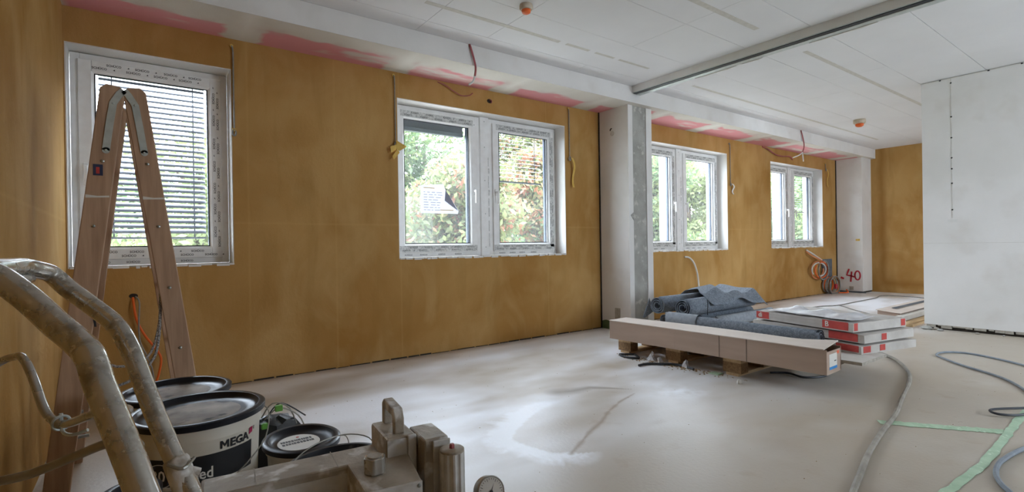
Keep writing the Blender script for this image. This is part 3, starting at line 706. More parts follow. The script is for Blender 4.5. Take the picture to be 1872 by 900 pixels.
TR = [(1.2, 7.5, 3.4, 1.9, 'leaf_pale', 5000, 'pale tree seen through the lowered blind'),
      (3.3, 9.8, 4.0, 1.9, 'leaf_green', 6000, 'green tree behind the pale one, past the ladder window'),
      (5.6, 5.2, 3.5, 1.5, 'leaf_pale', 7000, 'pale yellow tree behind the paper sheet on the glass'),
      (9.4, 5.7, 3.6, 1.45, 'leaf_autumn', 8000, 'rusty autumn tree in the right pane left of the pillar'),
      (7.2, 9.6, 4.6, 2.0, 'leaf_green', 8000, 'tall green tree behind the pale yellow one'),
      (11.4, 9.8, 4.8, 2.1, 'leaf_pale', 8000, 'tall pale tree behind the rusty autumn one'),
      (12.0, 4.8, 3.5, 1.5, 'leaf_green', 8000, 'bright green tree in the left pane right of the pillar'),
      (15.4, 6.0, 3.9, 1.7, 'leaf_pale', 9000, 'pale green tree in the right pane right of the pillar'),
      (18.4, 10.8, 5.4, 2.4, 'leaf_green', 9000, 'tall green tree behind the pale green one, past the pillar'),
      (20.3, 5.6, 4.0, 1.9, 'leaf_green', 8000, 'green tree in the left pane of the furthest window'),
      (25.0, 7.5, 4.8, 2.3, 'leaf_pale', 9000, 'pale tree in the right pane of the furthest window'),
      (31.4, 10.0, 6.0, 3.0, 'leaf_green', 9000, 'large green tree furthest from the building')]
for k, (x, y, h, rad, m, n, lab) in enumerate(TR):
    tree(x, y, h, rad, m, n, 100+k, lab, lean=.9 if k == 2 else 0.2, m2='leaf_autumn' if k in (2, 5) else ('leaf_green' if k == 3 else ('leaf_pale' if k in (6, 8) else None)))
hd = thing('garden_hedge', (20, 22, -.8), 'long distant hedge closing off the garden behind all the trees', 'hedge')
leaves('foliage', 'leaf_green', hd, [(x_, 22+random.uniform(-1, 1), random.uniform(.5, 3.2), 2.0, 1.2, 1.6) for x_ in np.arange(-6, 62, 1.1) for _ in (0, 1)], 30000, .22, 500)
MB().box((-7, 21.6, -.8), (63, 22.4, 1.6)).build('hedge_core', 'leaf_green', hd)
for k, (x, y, lab) in enumerate(((.9, 3.6, 'low pale hedge bush under the lowered blind'), (5.0, 3.8, 'low green bush below the paper sheet'), (8.2, 4.2, 'low green bush below the half lowered blind'))):
    t = thing('garden_shrub', (x, y, -.8), lab, 'shrub', 'bushes below the windows')
    tr = MB(); rs = random.Random(k); bl = []
    for q in range(9):
        c = (x+rs.uniform(-1.0, 1.0), y+rs.uniform(-.4, .4), rs.uniform(-.2, .9)); bl.append((*c, .45, .4, .4)); tr.tube([(x, y, -.8), ((x+c[0])/2, y, c[2]*.4-.2), c], .02, 5)
    tr.build('stems', 'bark', t); leaves('foliage', 'leaf_pale' if k == 0 else 'leaf_green', t, bl, 5000, .07, 300+k)

# ------------------------------------------------------------------ wooden double ladder
LY0, LY1 = -1.52, -1.14
lad = thing('step_ladder', (.36, -1.33, 0), 'old wooden double ladder standing open before the blind window', 'ladder')
def stringer(x_top, x_bot, y, w, y_th, zt, tag_l=None):
    # slanted rail of rectangular section
    dx = x_bot-x_top; L = math.hypot(dx, zt); nx = zt/L; nz = dx/L
    h = w/2
    def P(t, s, yy): return (x_top+dx*t+s*nx, yy, zt*(1-t)+s*nz)
    m = MB(); k = [(0.0, -h*.55), (.012, -h), (1.0, -h), (1.0, h), (.012, h), (0.0, h*.55)]
    m.prism(k, y_th, lambda u, v, ww: P(u, v, y+ww))
    return m.build('stringer', 'wood', lad, bevel=.004), P
LZ = 1.735
_, PL = stringer(.2965, .085, LY0, .088, .034, LZ); _, PR = stringer(.368, .60, LY0, .083, .034, LZ)
stringer(.2985, .10, LY1, .088, .034, LZ); stringer(.367, .585, LY1, .083, .034, LZ)
for k in range(1, 6):
    t = 1-k*.28/LZ
    for P_, xx in ((PL, 1), (PR, -1)):
        c = P_(t, 0, 0); r = MB(); r.box((c[0]-.016, LY0+.034, c[2]-.013), (c[0]+.016, LY1, c[2]+.013)); r.build('rung', 'wood_x', lad, bevel=.004)
        b = MB(); b.lathe([(.007, 0), (.006, .005), (.002, .007)], (c[0], LY0+.0005, c[2]), 10, axis=(0, -1, 0)); b.build('bolt', 'steel', lad, smooth=True)
# metal hinge: two straps meeting in an arch
for yy, dy in ((LY0-.004, .0035), (LY1+.0345, .0035)):
    h = MB(); pts = [PL(.012+.155, 0, 0), PL(.075, .004, 0), PL(.02, .012, 0)]
    def strap(ps, name):
        m = MB(); n = len(ps); top = []; bot = []
        for i, p in enumerate(ps):
            a = Vector((ps[max(i-1, 0)][0], ps[max(i-1, 0)][2])); b = Vector((ps[min(i+1, n-1)][0], ps[min(i+1, n-1)][2])); d = (b-a).normalized(); q = Vector((-d.y, d.x))*.0135
            top.append((p[0]+q.x, p[2]+q.y)); bot.append((p[0]-q.x, p[2]-q.y))
        for i in range(n-1):
            m.prism([top[i], top[i+1], bot[i+1], bot[i]], dy, lambda u, v, w: (u, yy+w, v))
        m.lathe([(.0135, 0), (.0135, dy)], (ps[0][0], yy, ps[0][2]), 14, axis=(0, 1, 0))
        for p in (ps[0], ps[len(ps)//2]): m.lathe([(.006, 0), (.004, .004)], (p[0], yy, p[2]), 8, axis=(0, -1, 0))
        m.build(name, 'galv', lad)
    ap = (.333, 0, LZ-.018)
    strap([PL(.165, .006, 0), PL(.10, .006, 0), PL(.045, .008, 0), (.318, 0, LZ-.036), ap], 'hinge_strap')
    strap([PR(.165, -.004, 0), PR(.10, -.004, 0), PR(.045, -.006, 0), (.348, 0, LZ-.036), ap], 'hinge_strap')
c = PL(.215, -.012, 0); MB().box((c[0]-.016, LY0-.0015, c[2]-.026), (c[0]+.017, LY0-.0002, c[2]+.022)).build('sticker', 'label_blue', lad)
MB().box((c[0]-.006, LY0-.0018, c[2]-.018), (c[0]+.006, LY0-.0015, c[2]+.01)).build('sticker_mark', 'red_print', lad)
for P_ in (PL, PR):
    c = P_(.285, 0, 0); MB().prism([(-.04, 0), (.04, .004), (.04, .012), (0, .009), (-.04, .014)], .0012, lambda u, v, w: (c[0]+u, LY0-.0002-w, c[2]+v)).build('paint_smear', 'label_white', lad)
# slot for the chain and the spreader rope
c = PL(.56, .036, 0); MB().prism([(-.004, -.07), (.004, -.07), (.004, .07), (-.004, .07)], .001, lambda u, v, w: (c[0]+u-v*.12, LY0-.0002-w, c[2]+v)).build('slot', 'gasket', lad)
for (z, x) in ((.19, .172), (.30, .152)):
    MB().tube([(x-.03, LY0+.15, z), (x+.015, LY0+.15, z)], .010, 10, smooth=0, flat=.7).build('rung_peg', 'steel', lad, smooth=True)
for (a, b) in (((.412, -1.3, 1.35), (.47, -1.3, .40)),):
    MB().tube([PR(.50, -.03, LY0+.02), (.445, -1.50, .62), (.41, -1.50, .50), (.30, -1.50, .42), (.20, -1.50, .47), PL(.72, .035, LY0+.02)], .006, 6).build('spreader_rope', 'rope', lad, smooth=True)
    MB().tube([PR(.55, -.03, LY1+.02), (.45, -1.14, .60), (.40, -1.16, .47), (.28, -1.14, .44), PL(.70, .035, LY1+.02)], .006, 6).build('spreader_rope', 'rope', lad, smooth=True)

# ------------------------------------------------------------------ buckets
def bucket(name, c, sx, sy, h, label, taper=.9, dust=True, handle=True, cat='bucket'):
    t = thing(name, (c[0], c[1], 0), label, cat, 'plastic paint buckets')
    ft = lambda z: taper+(1-taper)*z/h
    MB().lathe([(ft(0)*.97, 0), (ft(0), .008), (ft(h*.86), h*.86), (ft(h*.86)+.02/sx*.35, h*.865), (ft(h)*1.0, h-.022)], (c[0], c[1], 0), 56, sx=sx-.006, sy=sy-.006).build('body', 'bucket_white', t, smooth=True)
    R = 1.0
    prof = [(R+.004/sx, h-.024), (R+.010/sx, h-.021), (R+.011/sx, h-.004), (R+.004/sx, h), (R-.010/sx, h-.001), (R-.016/sx, h-.010), (R-.026/sx, h-.019), (R-.055/sx, h-.0205)]
    ld = MB().lathe(prof, (c[0], c[1], 0), 56, sx=sx, sy=sy).build('lid', 'lid_black', t, smooth=True)
    if dust: MB().lathe([(R-.068/sx, h-.0204), (R-.074/sx, h-.0175), (.05, h-.0172)], (c[0], c[1], 0), 48, sx=sx, sy=sy).build('dusty_centre', 'lid_dust', ld, smooth=True)
    return t
MC, MSX, MSY, MH = (.538, -2.238), .198, .203, .46
mega = bucket('paint_bucket', MC, MSX, MSY, MH, 'large white paint bucket with black label and MEGA lettering')
def wrap(ang0, z0, off=.0012):       # ang measured from -y towards +x
    def f(u, v):
        a = ang0+u/((MSX+MSY)/2); z = z0+v; k = (.9+.1*z/MH)
        return (MC[0]+math.sin(a)*((MSX-.006)*k+off), MC[1]-math.cos(a)*((MSY-.006)*k+off), z)
    return f
def patch(a0, a1, z0, z1, name, m, off, n=24, slope=0):
    g = MB(); w = wrap(0, 0, off); r = (MSX+MSY)/2
    g.grid(n, 1, lambda u, v: w((a0+(a1-a0)*u)*r, z0+(z1-z0)*v)); return g.build(name, m, mega, smooth=True)
D2 = math.radians
lb = patch(D2(-62), D2(50), .262, .352, 'label_panel', 'label_black', .0010)
patch(D2(-62), D2(50), .262, .265, 'label_edge', 'label_white', .0012)
lb2 = patch(D2(-62), D2(4), .03, .252, 'label_panel', 'label_black', .0010)
t = MB(); w = wrap(D2(13), .360, .0016); hh_ = .0255
for q in ([(0, 0), (.0072, 0), (.0072, hh_), (0, hh_)], [(.0228, 0), (.030, 0), (.030, hh_), (.0228, hh_)], [(.0072, hh_), (.0072, hh_-.0105), (.015, .004), (.015, .0145)], [(.0228, hh_), (.0228, hh_-.0105), (.015, .004), (.015, .0145)]):
    t.add([w(*e) for e in q], [(0, 1, 2, 3)])
put_text(t, 'EGA', .036, lambda u, v: w(.033+u, v), bold=.0016, sx=1.12); t.build('brand_lettering', 'label_black', mega)
t = MB(); put_text(t, 'Speed', .050, lambda u, v: wrap(D2(-24), .278, .0018)(u, v), bold=.0008, sx=.9); t.build('product_lettering', 'label_white', mega)
t = MB(); w = wrap(D2(-40), .300, .0014); t.add([w(.046*math.cos(a), .036*math.sin(a)) for a in np.linspace(0, 2*math.pi, 30)[:-1]], [tuple(range(29))]); t.build('number_disc', 'label_blue', mega)
t = MB(); w = wrap(D2(-40), .300, .0014); q = np.linspace(0, 2*math.pi, 31)
t.add([w(.046*k*math.cos(a), .036*k*math.sin(a)) for k in (1, 1.06) for a in q], [(i, i+1, 31+i+1, 31+i) for i in range(30)]); t.build('disc_ring', 'label_white', mega)
t = MB(); put_text(t, '30', .050, lambda u, v: wrap(D2(-40)-.15, .283, .0019)(u, v), bold=.0008); t.build('number_lettering', 'label_white', mega)
t = MB(); put_text(t, 'DRY', .030, lambda u, v: wrap(D2(-27), .208, .0019)(u, v), bold=.001); t.build('seal_lettering', 'label_white', mega)
t = MB(); w = wrap(D2(-29), .198, .0016)
for (u0, v0, u1, v1) in ((0, 0, .085, .003), (0, .043, .085, .046), (0, 0, .003, .046), (.082, 0, .085, .046)): t.grid(4, 1, lambda a, b: w(u0+(u1-u0)*a, v0+(v1-v0)*b))
t.build('seal_frame', 'label_white', mega)
t = MB(); w = wrap(D2(45), .372, .0016); t.add([w(0, 0), w(.02, .004), w(.024, .028), w(.004, .022)], [(0, 1, 2, 3)]); t.build('logo_square', 'magenta', mega)
t = MB(); t.add([w(.012, .030), w(.030, .036), w(.027, .010), w(.032, .010), w(.035, .040), w(.012, .034)], [(0, 1, 4, 5), (1, 2, 3, 4)]); t.build('logo_bracket', 'label_black', mega)
w = wrap(0, 0, .006)
MB().tube([wrap(D2(92), .43, .008)(0, 0), wrap(D2(80), .41, .03)(0, 0), wrap(D2(60), .345, .035)(0, 0), wrap(D2(38), .30, .03)(0, 0), wrap(D2(26), .272, .024)(0, 0), wrap(D2(22), .262, .02)(0, 0), wrap(D2(-10), .258, .02)(0, 0), wrap(D2(-35), .262, .022)(0, 0), wrap(D2(-60), .30, .03)(0, 0), wrap(D2(-92), .43, .008)(0, 0)], .0022, 6).build('wire_handle', 'wire', mega, smooth=True)

back = bucket('paint_bucket', (.494, -1.80), .190, .195, .44, 'white bucket with dusty black lid directly before the ladder leg')
MB().tube([(.683, -1.80, .40), (.70, -1.81, .36), (.705, -1.85, .30), (.66, -1.95, .25)], .0022, 6).build('wire_handle', 'wire', back, smooth=True)
c3 = bucket('paint_bucket', (.872, -2.265), .128, .15, .285, 'low bucket with white lid sticker, right of the MEGA bucket')
mb = MB(); mb.lathe([(.5, .2680), (.5, .2688)], (.86, -2.27, 0), 36, sx=.15, sy=.17); mb.build('lid_sticker', 'label_white', c3)
mb = MB(); random.seed(3)
for j in range(2):
    x = .80
    while x < .91:
        l = random.uniform(.006, .014); mb.box((x, -2.255-.028*j, .2689), (x+l*.8, -2.236-.028*j, .2694)); x += l
mb.build('sticker_print', 'print_dark', c3)
MB().lathe([(.006, .2689), (.006, .2695)], (.868, -2.215, 0), 12).build('sticker_dot', 'red_print', c3)
MB().tube([(1.0, -2.265, .255), (1.03, -2.30, .262), (1.015, -2.37, .24), (.94, -2.43, .22), (.86, -2.455, .16), (.79, -2.42, .12)], .0022, 6).build('wire_handle', 'wire', c3, smooth=True)
c4 = bucket('paint_bucket', (.905, -2.585), .15, .118, .30, 'bucket with plain black lid just behind the sprayer body', dust=False)
MB().tube([(1.053, -2.585, .27), (1.04, -2.53, .32), (.97, -2.47, .33), (.86, -2.50, .33), (.78, -2.55, .31), (.757, -2.585, .27)], .0022, 6).build('wire_handle', 'wire', c4, smooth=True)
c5 = bucket('paint_tub', (.352, -2.60), .058, .058, .365, 'narrow white tub with black lid at the foot of the sprayer handle', taper=.97, dust=False, cat='tub')

# rubbish bag with wires and a leaf scrap
bag = thing('rubbish_bag', (.835, -1.93, 0), 'black crumpled rubbish bag with wires behind the buckets', 'bag')
rs = random.Random(8); mb = MB(); n = 20; prof = [(.09, 0), (.125, .03), (.135, .12), (.12, .2), (.085, .265), (.03, .285)]
vs = []; 
for i, (r_, z_) in enumerate(prof):
    for k in range(n):
        a = 2*math.pi*k/n; rr = r_*(1+.12*math.sin(5*a+i)+rs.uniform(-.05, .05)); vs.append((.835+rr*math.cos(a), -1.93+rr*math.sin(a)*.8, max(0, z_+rs.uniform(-.008, .008)) if i else 0))
mb.add(vs, [(i*n+k, i*n+(k+1) % n, (i+1)*n+(k+1) % n, (i+1)*n+k) for i in range(len(prof)-1) for k in range(n)]+[tuple(range(n-1, -1, -1)), tuple((len(prof)-1)*n+k for k in range(n))])
mb.build('bag', 'black_plastic', bag, smooth=True, auto=25)
for k, pts in enumerate([[(.80, -1.95, .28), (.85, -1.98, .33), (.93, -1.97, .28), (.965, -1.96, .20)], [(.79, -1.93, .285), (.83, -1.95, .345), (.90, -1.95, .31), (.94, -1.97, .18)], [(.82, -1.9, .28), (.87, -1.93, .335), (.97, -1.93, .26)]]):
    MB().tube(pts, .003, 6).build('wire', 'wire' if k < 2 else 'cable_dark', bag, smooth=True)
MB().box((.835, -1.985, .315), (.865, -1.965, .34)).build('green_scrap', 'leaf_scrap', bag, bevel=.003)
MB().box((.775, -2.02, .262), (.80, -2.0, .285)).build('green_scrap', 'leaf_scrap', bag, bevel=.003)

# ------------------------------------------------------------------ paint sprayer
SO = Vector((.718, -3.28, 0)); th = math.radians(6); EX = Vector((math.cos(th), -math.sin(th), 0)); EY = Vector((math.sin(th), math.cos(th), 0))
def S(x, y, z): return tuple(SO+EX*x+EY*y+Vector((0, 0, z)))
spr = thing('paint_sprayer', (.60, -3.40, 0), 'plaster-splashed wheeled paint sprayer with bent tube handle', 'sprayer')
def sbox(x0, x1, y0, y1, z0, z1, name, m, bevel=.004, parent=None, taper=None):
    q = [S(x0, y0, z0), S(x1, y0, z0), S(x1, y1, z0), S(x0, y1, z0), S(x0, y0, z1), S(x1, y0, z1), S(x1, y1, z1), S(x0, y1, z1)]
    return MB().hexa(q).build(name, m, parent or spr, bevel=bevel)
near = [(.234, -3.407, .972), (.262, -3.427, .945), (.290, -3.459, .915), (.313, -3.487, .893), (.3255, -3.508, .876), (.334, -3.530, .848), (.350, -3.563, .805), (.364, -3.590, .765), (.376, -3.612, .729), (.396, -3.640, .671), (.43, -3.68, .55), (.44, -3.69, .30), (.44, -3.69, .14)]
far = [(.222, -3.06, .978), (.240, -3.030, .968), (.262, -3.034, .942), (.290, -3.052, .915), (.320, -3.084, .888), (.341, -3.112, .866), (.356, -3.137, .836), (.367, -3.158, .806), (.393, -3.203, .721), (.422, -3.250, .639), (.443, -3.286, .586), (.471, -3.322, .501), (.50, -3.35, .35), (.505, -3.36, .14)]
hb = MB().tube(list(reversed(near))+[(.214, -3.39, .985), (.205, -3.34, .988), (.203, -3.22, .985), (.207, -3.10, .984)]+far, .0165, 16, smooth=6).build('handle', 'chrome_dirty', spr, smooth=True)
MB().tube([(.2165, -3.36, .965), (.2165, -3.08, .962)], .009, 10, smooth=0).build('handle_crossbar', 'chrome', spr, smooth=True)
MB().lathe([(.019, -.03), (.021, -.025), (.021, .03), (.018, .034)], (.430, -3.264, .615), 14, axis=(.26, -.42, -.85)).build('tube_clamp', 'alu_dirty', spr, smooth=True)
MB().tube([(.436, -3.266, .622), (.447, -3.266, .617), (.456, -3.266, .612)], .009, 8).build('clamp_lever', 'alu_dirty', spr, smooth=True)
MB().tube([(.41, -3.27, .64), (.432, -3.282, .632), (.45, -3.262, .64)], .003, 6).build('clamp_wire', 'wire', spr)
MB().tube([(.10, -3.02, .75), (.143, -3.043, .79), (.175, -3.066, .816), (.194, -3.081, .825), (.211, -3.118, .827), (.228, -3.155, .798), (.245, -3.193, .753), (.259, -3.216, .735), (.276, -3.241, .732), (.307, -3.288, .75), (.336, -3.333, .77), (.36, -3.45, .79), (.343, -3.55, .82)], .0068, 10, smooth=6).build('drip_tube', 'chrome', spr, smooth=True)
MB().tube([(.13, -3.17, .66), (.173, -3.19, .646), (.194, -3.205, .65), (.236, -3.236, .662), (.287, -3.298, .693), (.339, -3.361, .724), (.37, -3.45, .74), (.362, -3.585, .768)], .0072, 10, smooth=6).build('suction_tube', 'hose', spr, smooth=True)
cz = MB(); cz.tube([(.270, -3.232, .748), (.272, -3.235, .72), (.285, -3.25, .715), (.305, -3.262, .722)], .0028, 6); cz.tube([(.2705+.011*math.cos(a), -3.233+.004*math.cos(a), .733+.011*math.sin(a)) for a in np.linspace(0, 6.28, 10)], .0022, 6, smooth=2)
cz.build('cable_tie', 'galv', spr, smooth=True)
# body beam and pump
sbox(-.262, .075, .0, .092, .475, .56, 'motor_housing', 'alu_dirty', .006)
sbox(-.262, .075, -.0012, -.0002, .478, .545, 'housing_plate', 'alu_plate', 0)
for x in (-.17, -.02):
    sbox(x, x+.002, .0, .092, .5601, .5606, 'housing_seam', 'gypsum_edge', 0)
sbox(.074, .140, -.020, .104, .40, .604, 'pump_head', 'alu_dirty', .006)
sbox(.076, .118, -.0212, -.0202, .562, .600, 'pump_plate', 'alu_plate', 0)
sbox(.1185, .1385, -.026, -.0195, .45, .606, 'pump_rib', 'alu_plate', .003)
hh = MB(); hp = [(.0, 0), (.0, .030), (.012, .048), (.083, .052), (.096, .042), (.098, 0), (.080, 0), (.080, .034), (.020, .031), (.018, 0)]
hh.prism(hp, .022, lambda u, v, w: S(.098+w, .0+u, .603+v*1.12)); hh.build('carry_handle', 'alu_dirty', spr, bevel=.003)
lb_ = MB(); lb_.hexa([S(.004, -.118, .40), S(.113, -.122, .40), S(.122, -.02, .40), S(-.004, -.002, .40), S(.004, -.118, .552), S(.113, -.122, .552), S(.122, -.02, .566), S(-.004, -.002, .566)])
lb_.build('valve_block', 'alu_dirty', spr, bevel=.004)
MB().hexa([S(.004, -.1245, .42), S(.113, -.1285, .42), S(.113, -.1222, .42), S(.004, -.1182, .42), S(.004, -.1245, .551), S(.113, -.1285, .551), S(.113, -.1222, .551), S(.004, -.1182, .551)]).build('name_plate', 'alu_plate', spr, bevel=.001)
for x, z in ((.011, .543), (.106, .543)): MB().lathe([(.0045, 0), (.004, .003), (.001, .004)], S(x, -.1262, z), 10, axis=(-EY)).build('screw', 'steel', spr)
kn = MB(); n = 24; prof = []
for z in (.559, .590):
    for k in range(n):
        a = 2*math.pi*k/n; rr = .0215 if k % 4 < 2 else .0195; prof.append(S(.039+rr*math.cos(a), -.057+rr*math.sin(a), z))
kn.add(prof, [(k, (k+1) % n, n+(k+1) % n, n+k) for k in range(n)]+[tuple(range(n-1, -1, -1)), tuple(range(n, 2*n))]); kn.build('pressure_knob', 'chrome', spr, bevel=.0015)
MB().lathe([(.0145, .5905), (.0145, .5925)], S(.039, -.057, 0), 20).build('knob_cap', 'alu_dirty', spr)
sbox(.142, .197, -.062, .036, .30, .602, 'gear_housing', 'alu_dirty', .004)
sbox(.160, .199, -.0675, -.0622, .30, .598, 'gear_cover', 'alu_plate', .002)
cy = MB(); n = 40; vs = []
for z in (.25, .582):
    for k in range(n):
        a = 2*math.pi*k/n; rr = .0262 if k % 4 < 2 else .0238; vs.append(S(.190+rr*math.cos(a), -.096+rr*math.sin(a), z))
cy.add(vs, [(k, (k+1) % n, n+(k+1) % n, n+k) for k in range(n)]+[tuple(range(n-1, -1, -1)), tuple(range(n, 2*n))]); cy.build('fluted_filter', 'alu_plate', spr)
MB().lathe([(.0255, .582), (.0255, .586), (.023, .588)], S(.190, -.096, 0), 32).build('filter_cap', 'alu_dirty', spr, smooth=True)
MB().lathe([(.006, .588), (.006, .594), (.004, .597)], S(.190, -.096, 0), 6).build('filter_bolt', 'red_cable', spr)
# gauge
gd = Vector((-.10, -.85, .32)).normalized(); gc = Vector((.927, -3.495, .5255))
ga = MB().lathe([(.0285, -.022), (.0295, -.018), (.0295, 0), (.0275, .002), (.0262, .0005)], gc, 36, axis=gd).build('pressure_gauge', 'chrome', spr, smooth=True)
MB().lathe([(.0262, .0006), (.0262, .001)], gc, 36, axis=gd).build('dial', 'label_white', ga)
Q = Vector((0, 0, 1)).rotation_difference(gd).to_matrix(); tk = MB()
for k in range(24):
    a = math.radians(-50+280*k/23); u = Vector((math.cos(a), math.sin(a), 0)); v = Vector((-u.y, u.x, 0)); l0 = .019 if k % 4 == 0 else .0215
    tk.add([gc+Q@(u*l0-v*.0005+Vector((0, 0, .0012))), gc+Q@(u*.0245-v*.0005+Vector((0, 0, .0012))), gc+Q@(u*.0245+v*.0005+Vector((0, 0, .0012))), gc+Q@(u*l0+v*.0005+Vector((0, 0, .0012)))], [(0, 1, 2, 3)])
tk.build('dial_marks', 'print_dark', ga)
nd = MB(); u = Vector((.6, .8, 0)); v = Vector((-.8, .6, 0)); nd.add([gc+Q@(p+Vector((0, 0, .0016))) for p in (-u*.006-v*.0015, u*.017, -u*.006+v*.0015)], [(0, 1, 2)]); nd.lathe([(.003, .0012), (.003, .003)], gc, 12, axis=gd)
nd.build('needle', 'gasket', ga)
MB().tube([tuple(gc-gd*.02), tuple(gc-gd*.04+Vector((-.02, 0, -.03))), S(.19, -.06, .44)], .008, 10).build('gauge_pipe', 'alu_dirty', spr, smooth=True)
# chassis, mostly below the frame
ch = MB(); ch.tube([(.44, -3.69, .14), (.70, -3.66, .12), (.95, -3.60, .12)], .016, 10, smooth=0); ch.tube([(.505, -3.36, .14), (.75, -3.33, .12), (1.0, -3.28, .12)], .016, 10, smooth=0)
ch.tube([(.95, -3.60, .12), (1.0, -3.28, .12)], .016, 10, smooth=0); ch.tube([(.95, -3.60, .12), (.95, -3.60, .0)], .016, 10, smooth=0); ch.tube([(1.0, -3.28, .12), (1.0, -3.28, .0)], .016, 10, smooth=0)
ch.build('chassis', 'chrome_dirty', spr, smooth=True)
MB().tube([(.42, -3.78, .12), (.52, -3.26, .12)], .012, 10, smooth=0).build('axle', 'steel', spr, smooth=True)
for e, s_ in (((.42, -3.78, .12), -1), ((.52, -3.26, .12), 1)):
    ax = Vector((.1, .52, 0)).normalized()*s_
    MB().lathe([(.03, -.02), (.09, -.02), (.118, -.015), (.12, 0), (.118, .015), (.09, .02), (.03, .02)], e, 32, axis=ax).build('wheel', 'black_plastic', spr, smooth=True)
sbox(-.20, .19, -.10, .08, .11, .14, 'base_plate', 'alu_dirty', .003)
sbox(.02, .12, -.06, .06, .14, .40, 'pump_column', 'alu_dirty', .004)
sbox(-.24, -.20, .02, .07, .11, .475, 'housing_leg', 'alu_dirty', .004)

# ------------------------------------------------------------------ pallets and building material
def pallet(x0, y0, label, lx=.80, ly=1.20):
    """long side along y"""
    t = thing('wooden_pallet', (x0+lx/2, y0+ly/2, 0), label, 'pallet', 'wooden pallets')
    random.seed(int(x0*100))
    for j in range(3):                            # bottom boards under the rows of blocks
        cy = y0+(.0725, ly/2, ly-.0725)[j]; MB().box((x0+.004, cy-.05, 0), (x0+lx-.004, cy+.05, .022)).build('bottom_board', 'wood_l', t)
    for i in range(3):
        for j in range(3):
            cx = x0+(.05, lx/2, lx-.05)[i]; cy = y0+(.0725, ly/2, ly-.0725)[j]; w = .145 if i == 1 else .10
            MB().box((cx-w/2, cy-.0725, .022), (cx+w/2, cy+.0725, .100)).build('block', 'chipblock', t)
    for j in range(3):
        cy = y0+(.0725, ly/2, ly-.0725)[j]; MB().box((x0, cy-.0725, .100), (x0+lx, cy+.0725, .122)).build('stringer_board', 'wood_l', t)
    for k, w in enumerate((.145, .10, .145, .10, .145)):
        cx = x0+(.0725, .235, lx/2, lx-.235, lx-.0725)[k]; MB().box((cx-w/2, y0, .122), (cx+w/2, y0+ly, .144)).build('top_board', 'wood_x', t)
    return t
pallet(3.985, -2.275, 'wooden pallet under the long cardboard box')
pallet(4.93, -1.63, 'wooden pallet under the dark felt rolls', 1.2, .9) if False else None

def rect_tf(ax, ay, bx, by):
    d = Vector((bx-ax, by-ay)); L = d.length; u = d/L; v = Vector((-u.y, u.x)); return lambda s, t: (ax+u.x*s+v.x*t, ay+u.y*s+v.y*t), L
# long cardboard box: front bottom edge from (3.85,-1.09) to (3.915,-2.89)
bx = thing('cardboard_box', (4.0, -2.0, .144), 'long brown cardboard box lying on the pallet edge', 'box')
TF, BL = rect_tf(3.858, -1.085, 3.918, -2.89)     # v points to +x side
BWD, BZ0, BZ1 = .235, .145, .305
def bp(s, t, z): return (*TF(s, t), z)
def slab(s0, s1, t0, t1, z0, z1): return [bp(s0, t0, z0), bp(s1, t0, z0), bp(s1, t1, z0), bp(s0, t1, z0), bp(s0, t0, z1), bp(s1, t0, z1), bp(s1, t1, z1), bp(s0, t1, z1)]
tk_ = .005
MB().hexa(slab(0, BL, 0, tk_, BZ0, BZ1)).build('front_side', 'cardboard', bx)
MB().hexa(slab(0, BL, BWD-tk_, BWD, BZ0, BZ1)).build('rear_side', 'cardboard', bx)
MB().hexa(slab(0, BL, tk_, BWD-tk_, BZ0, BZ0+tk_)).build('bottom', 'cardboard', bx)
MB().hexa(slab(0, tk_, tk_, BWD-tk_, BZ0+tk_, BZ1)).build('end_flap', 'cardboard', bx)
MB().hexa(slab(BL-tk_, BL, tk_, BWD-.012, BZ0+tk_, BZ1-.012)).build('end_flap', 'cardboard', bx)
lid = MB(); nn = 24
lid.grid(nn, 2, lambda u, v: bp(u*(BL-.012)-.004, -.004+v*(BWD+.006), BZ1+.004+.010*math.sin(u*3.1)*v+.028*max(0, u-.86)/.14*(v)))
lid.build('top_flap', 'cardboard_top', bx, solid=.006)
for s in (.62, 1.07, 1.28):
    MB().hexa(slab(s, s+.003, -.0012, -.0001, BZ0, BZ1)).build('fold_line', 'cardboard_in', bx) if s > 1 else MB().hexa(slab(s, s+.06, -.001, -.0001, BZ0+.005, BZ1-.005)).build('tape_strip', 'cardboard', bx)
MB().hexa(slab(BL+.0001, BL+.0012, .040, .165, BZ0+.028, BZ0+.128)).build('white_sticker', 'label_white', bx)
MB().hexa(slab(BL+.0012, BL+.0018, .040, .165, BZ0+.028, BZ0+.046)).build('blue_band', 'blue_print', bx)
MB().hexa(slab(BL+.0012, BL+.0018, .12, .15, BZ0+.075, BZ0+.082)).build('sticker_print', 'print_dark', bx)
MB().hexa(slab(BL+.0001, BL+.0012, .165, .20, BZ0+.118, BZ0+.138)).build('orange_mark', 'orange_print', bx)

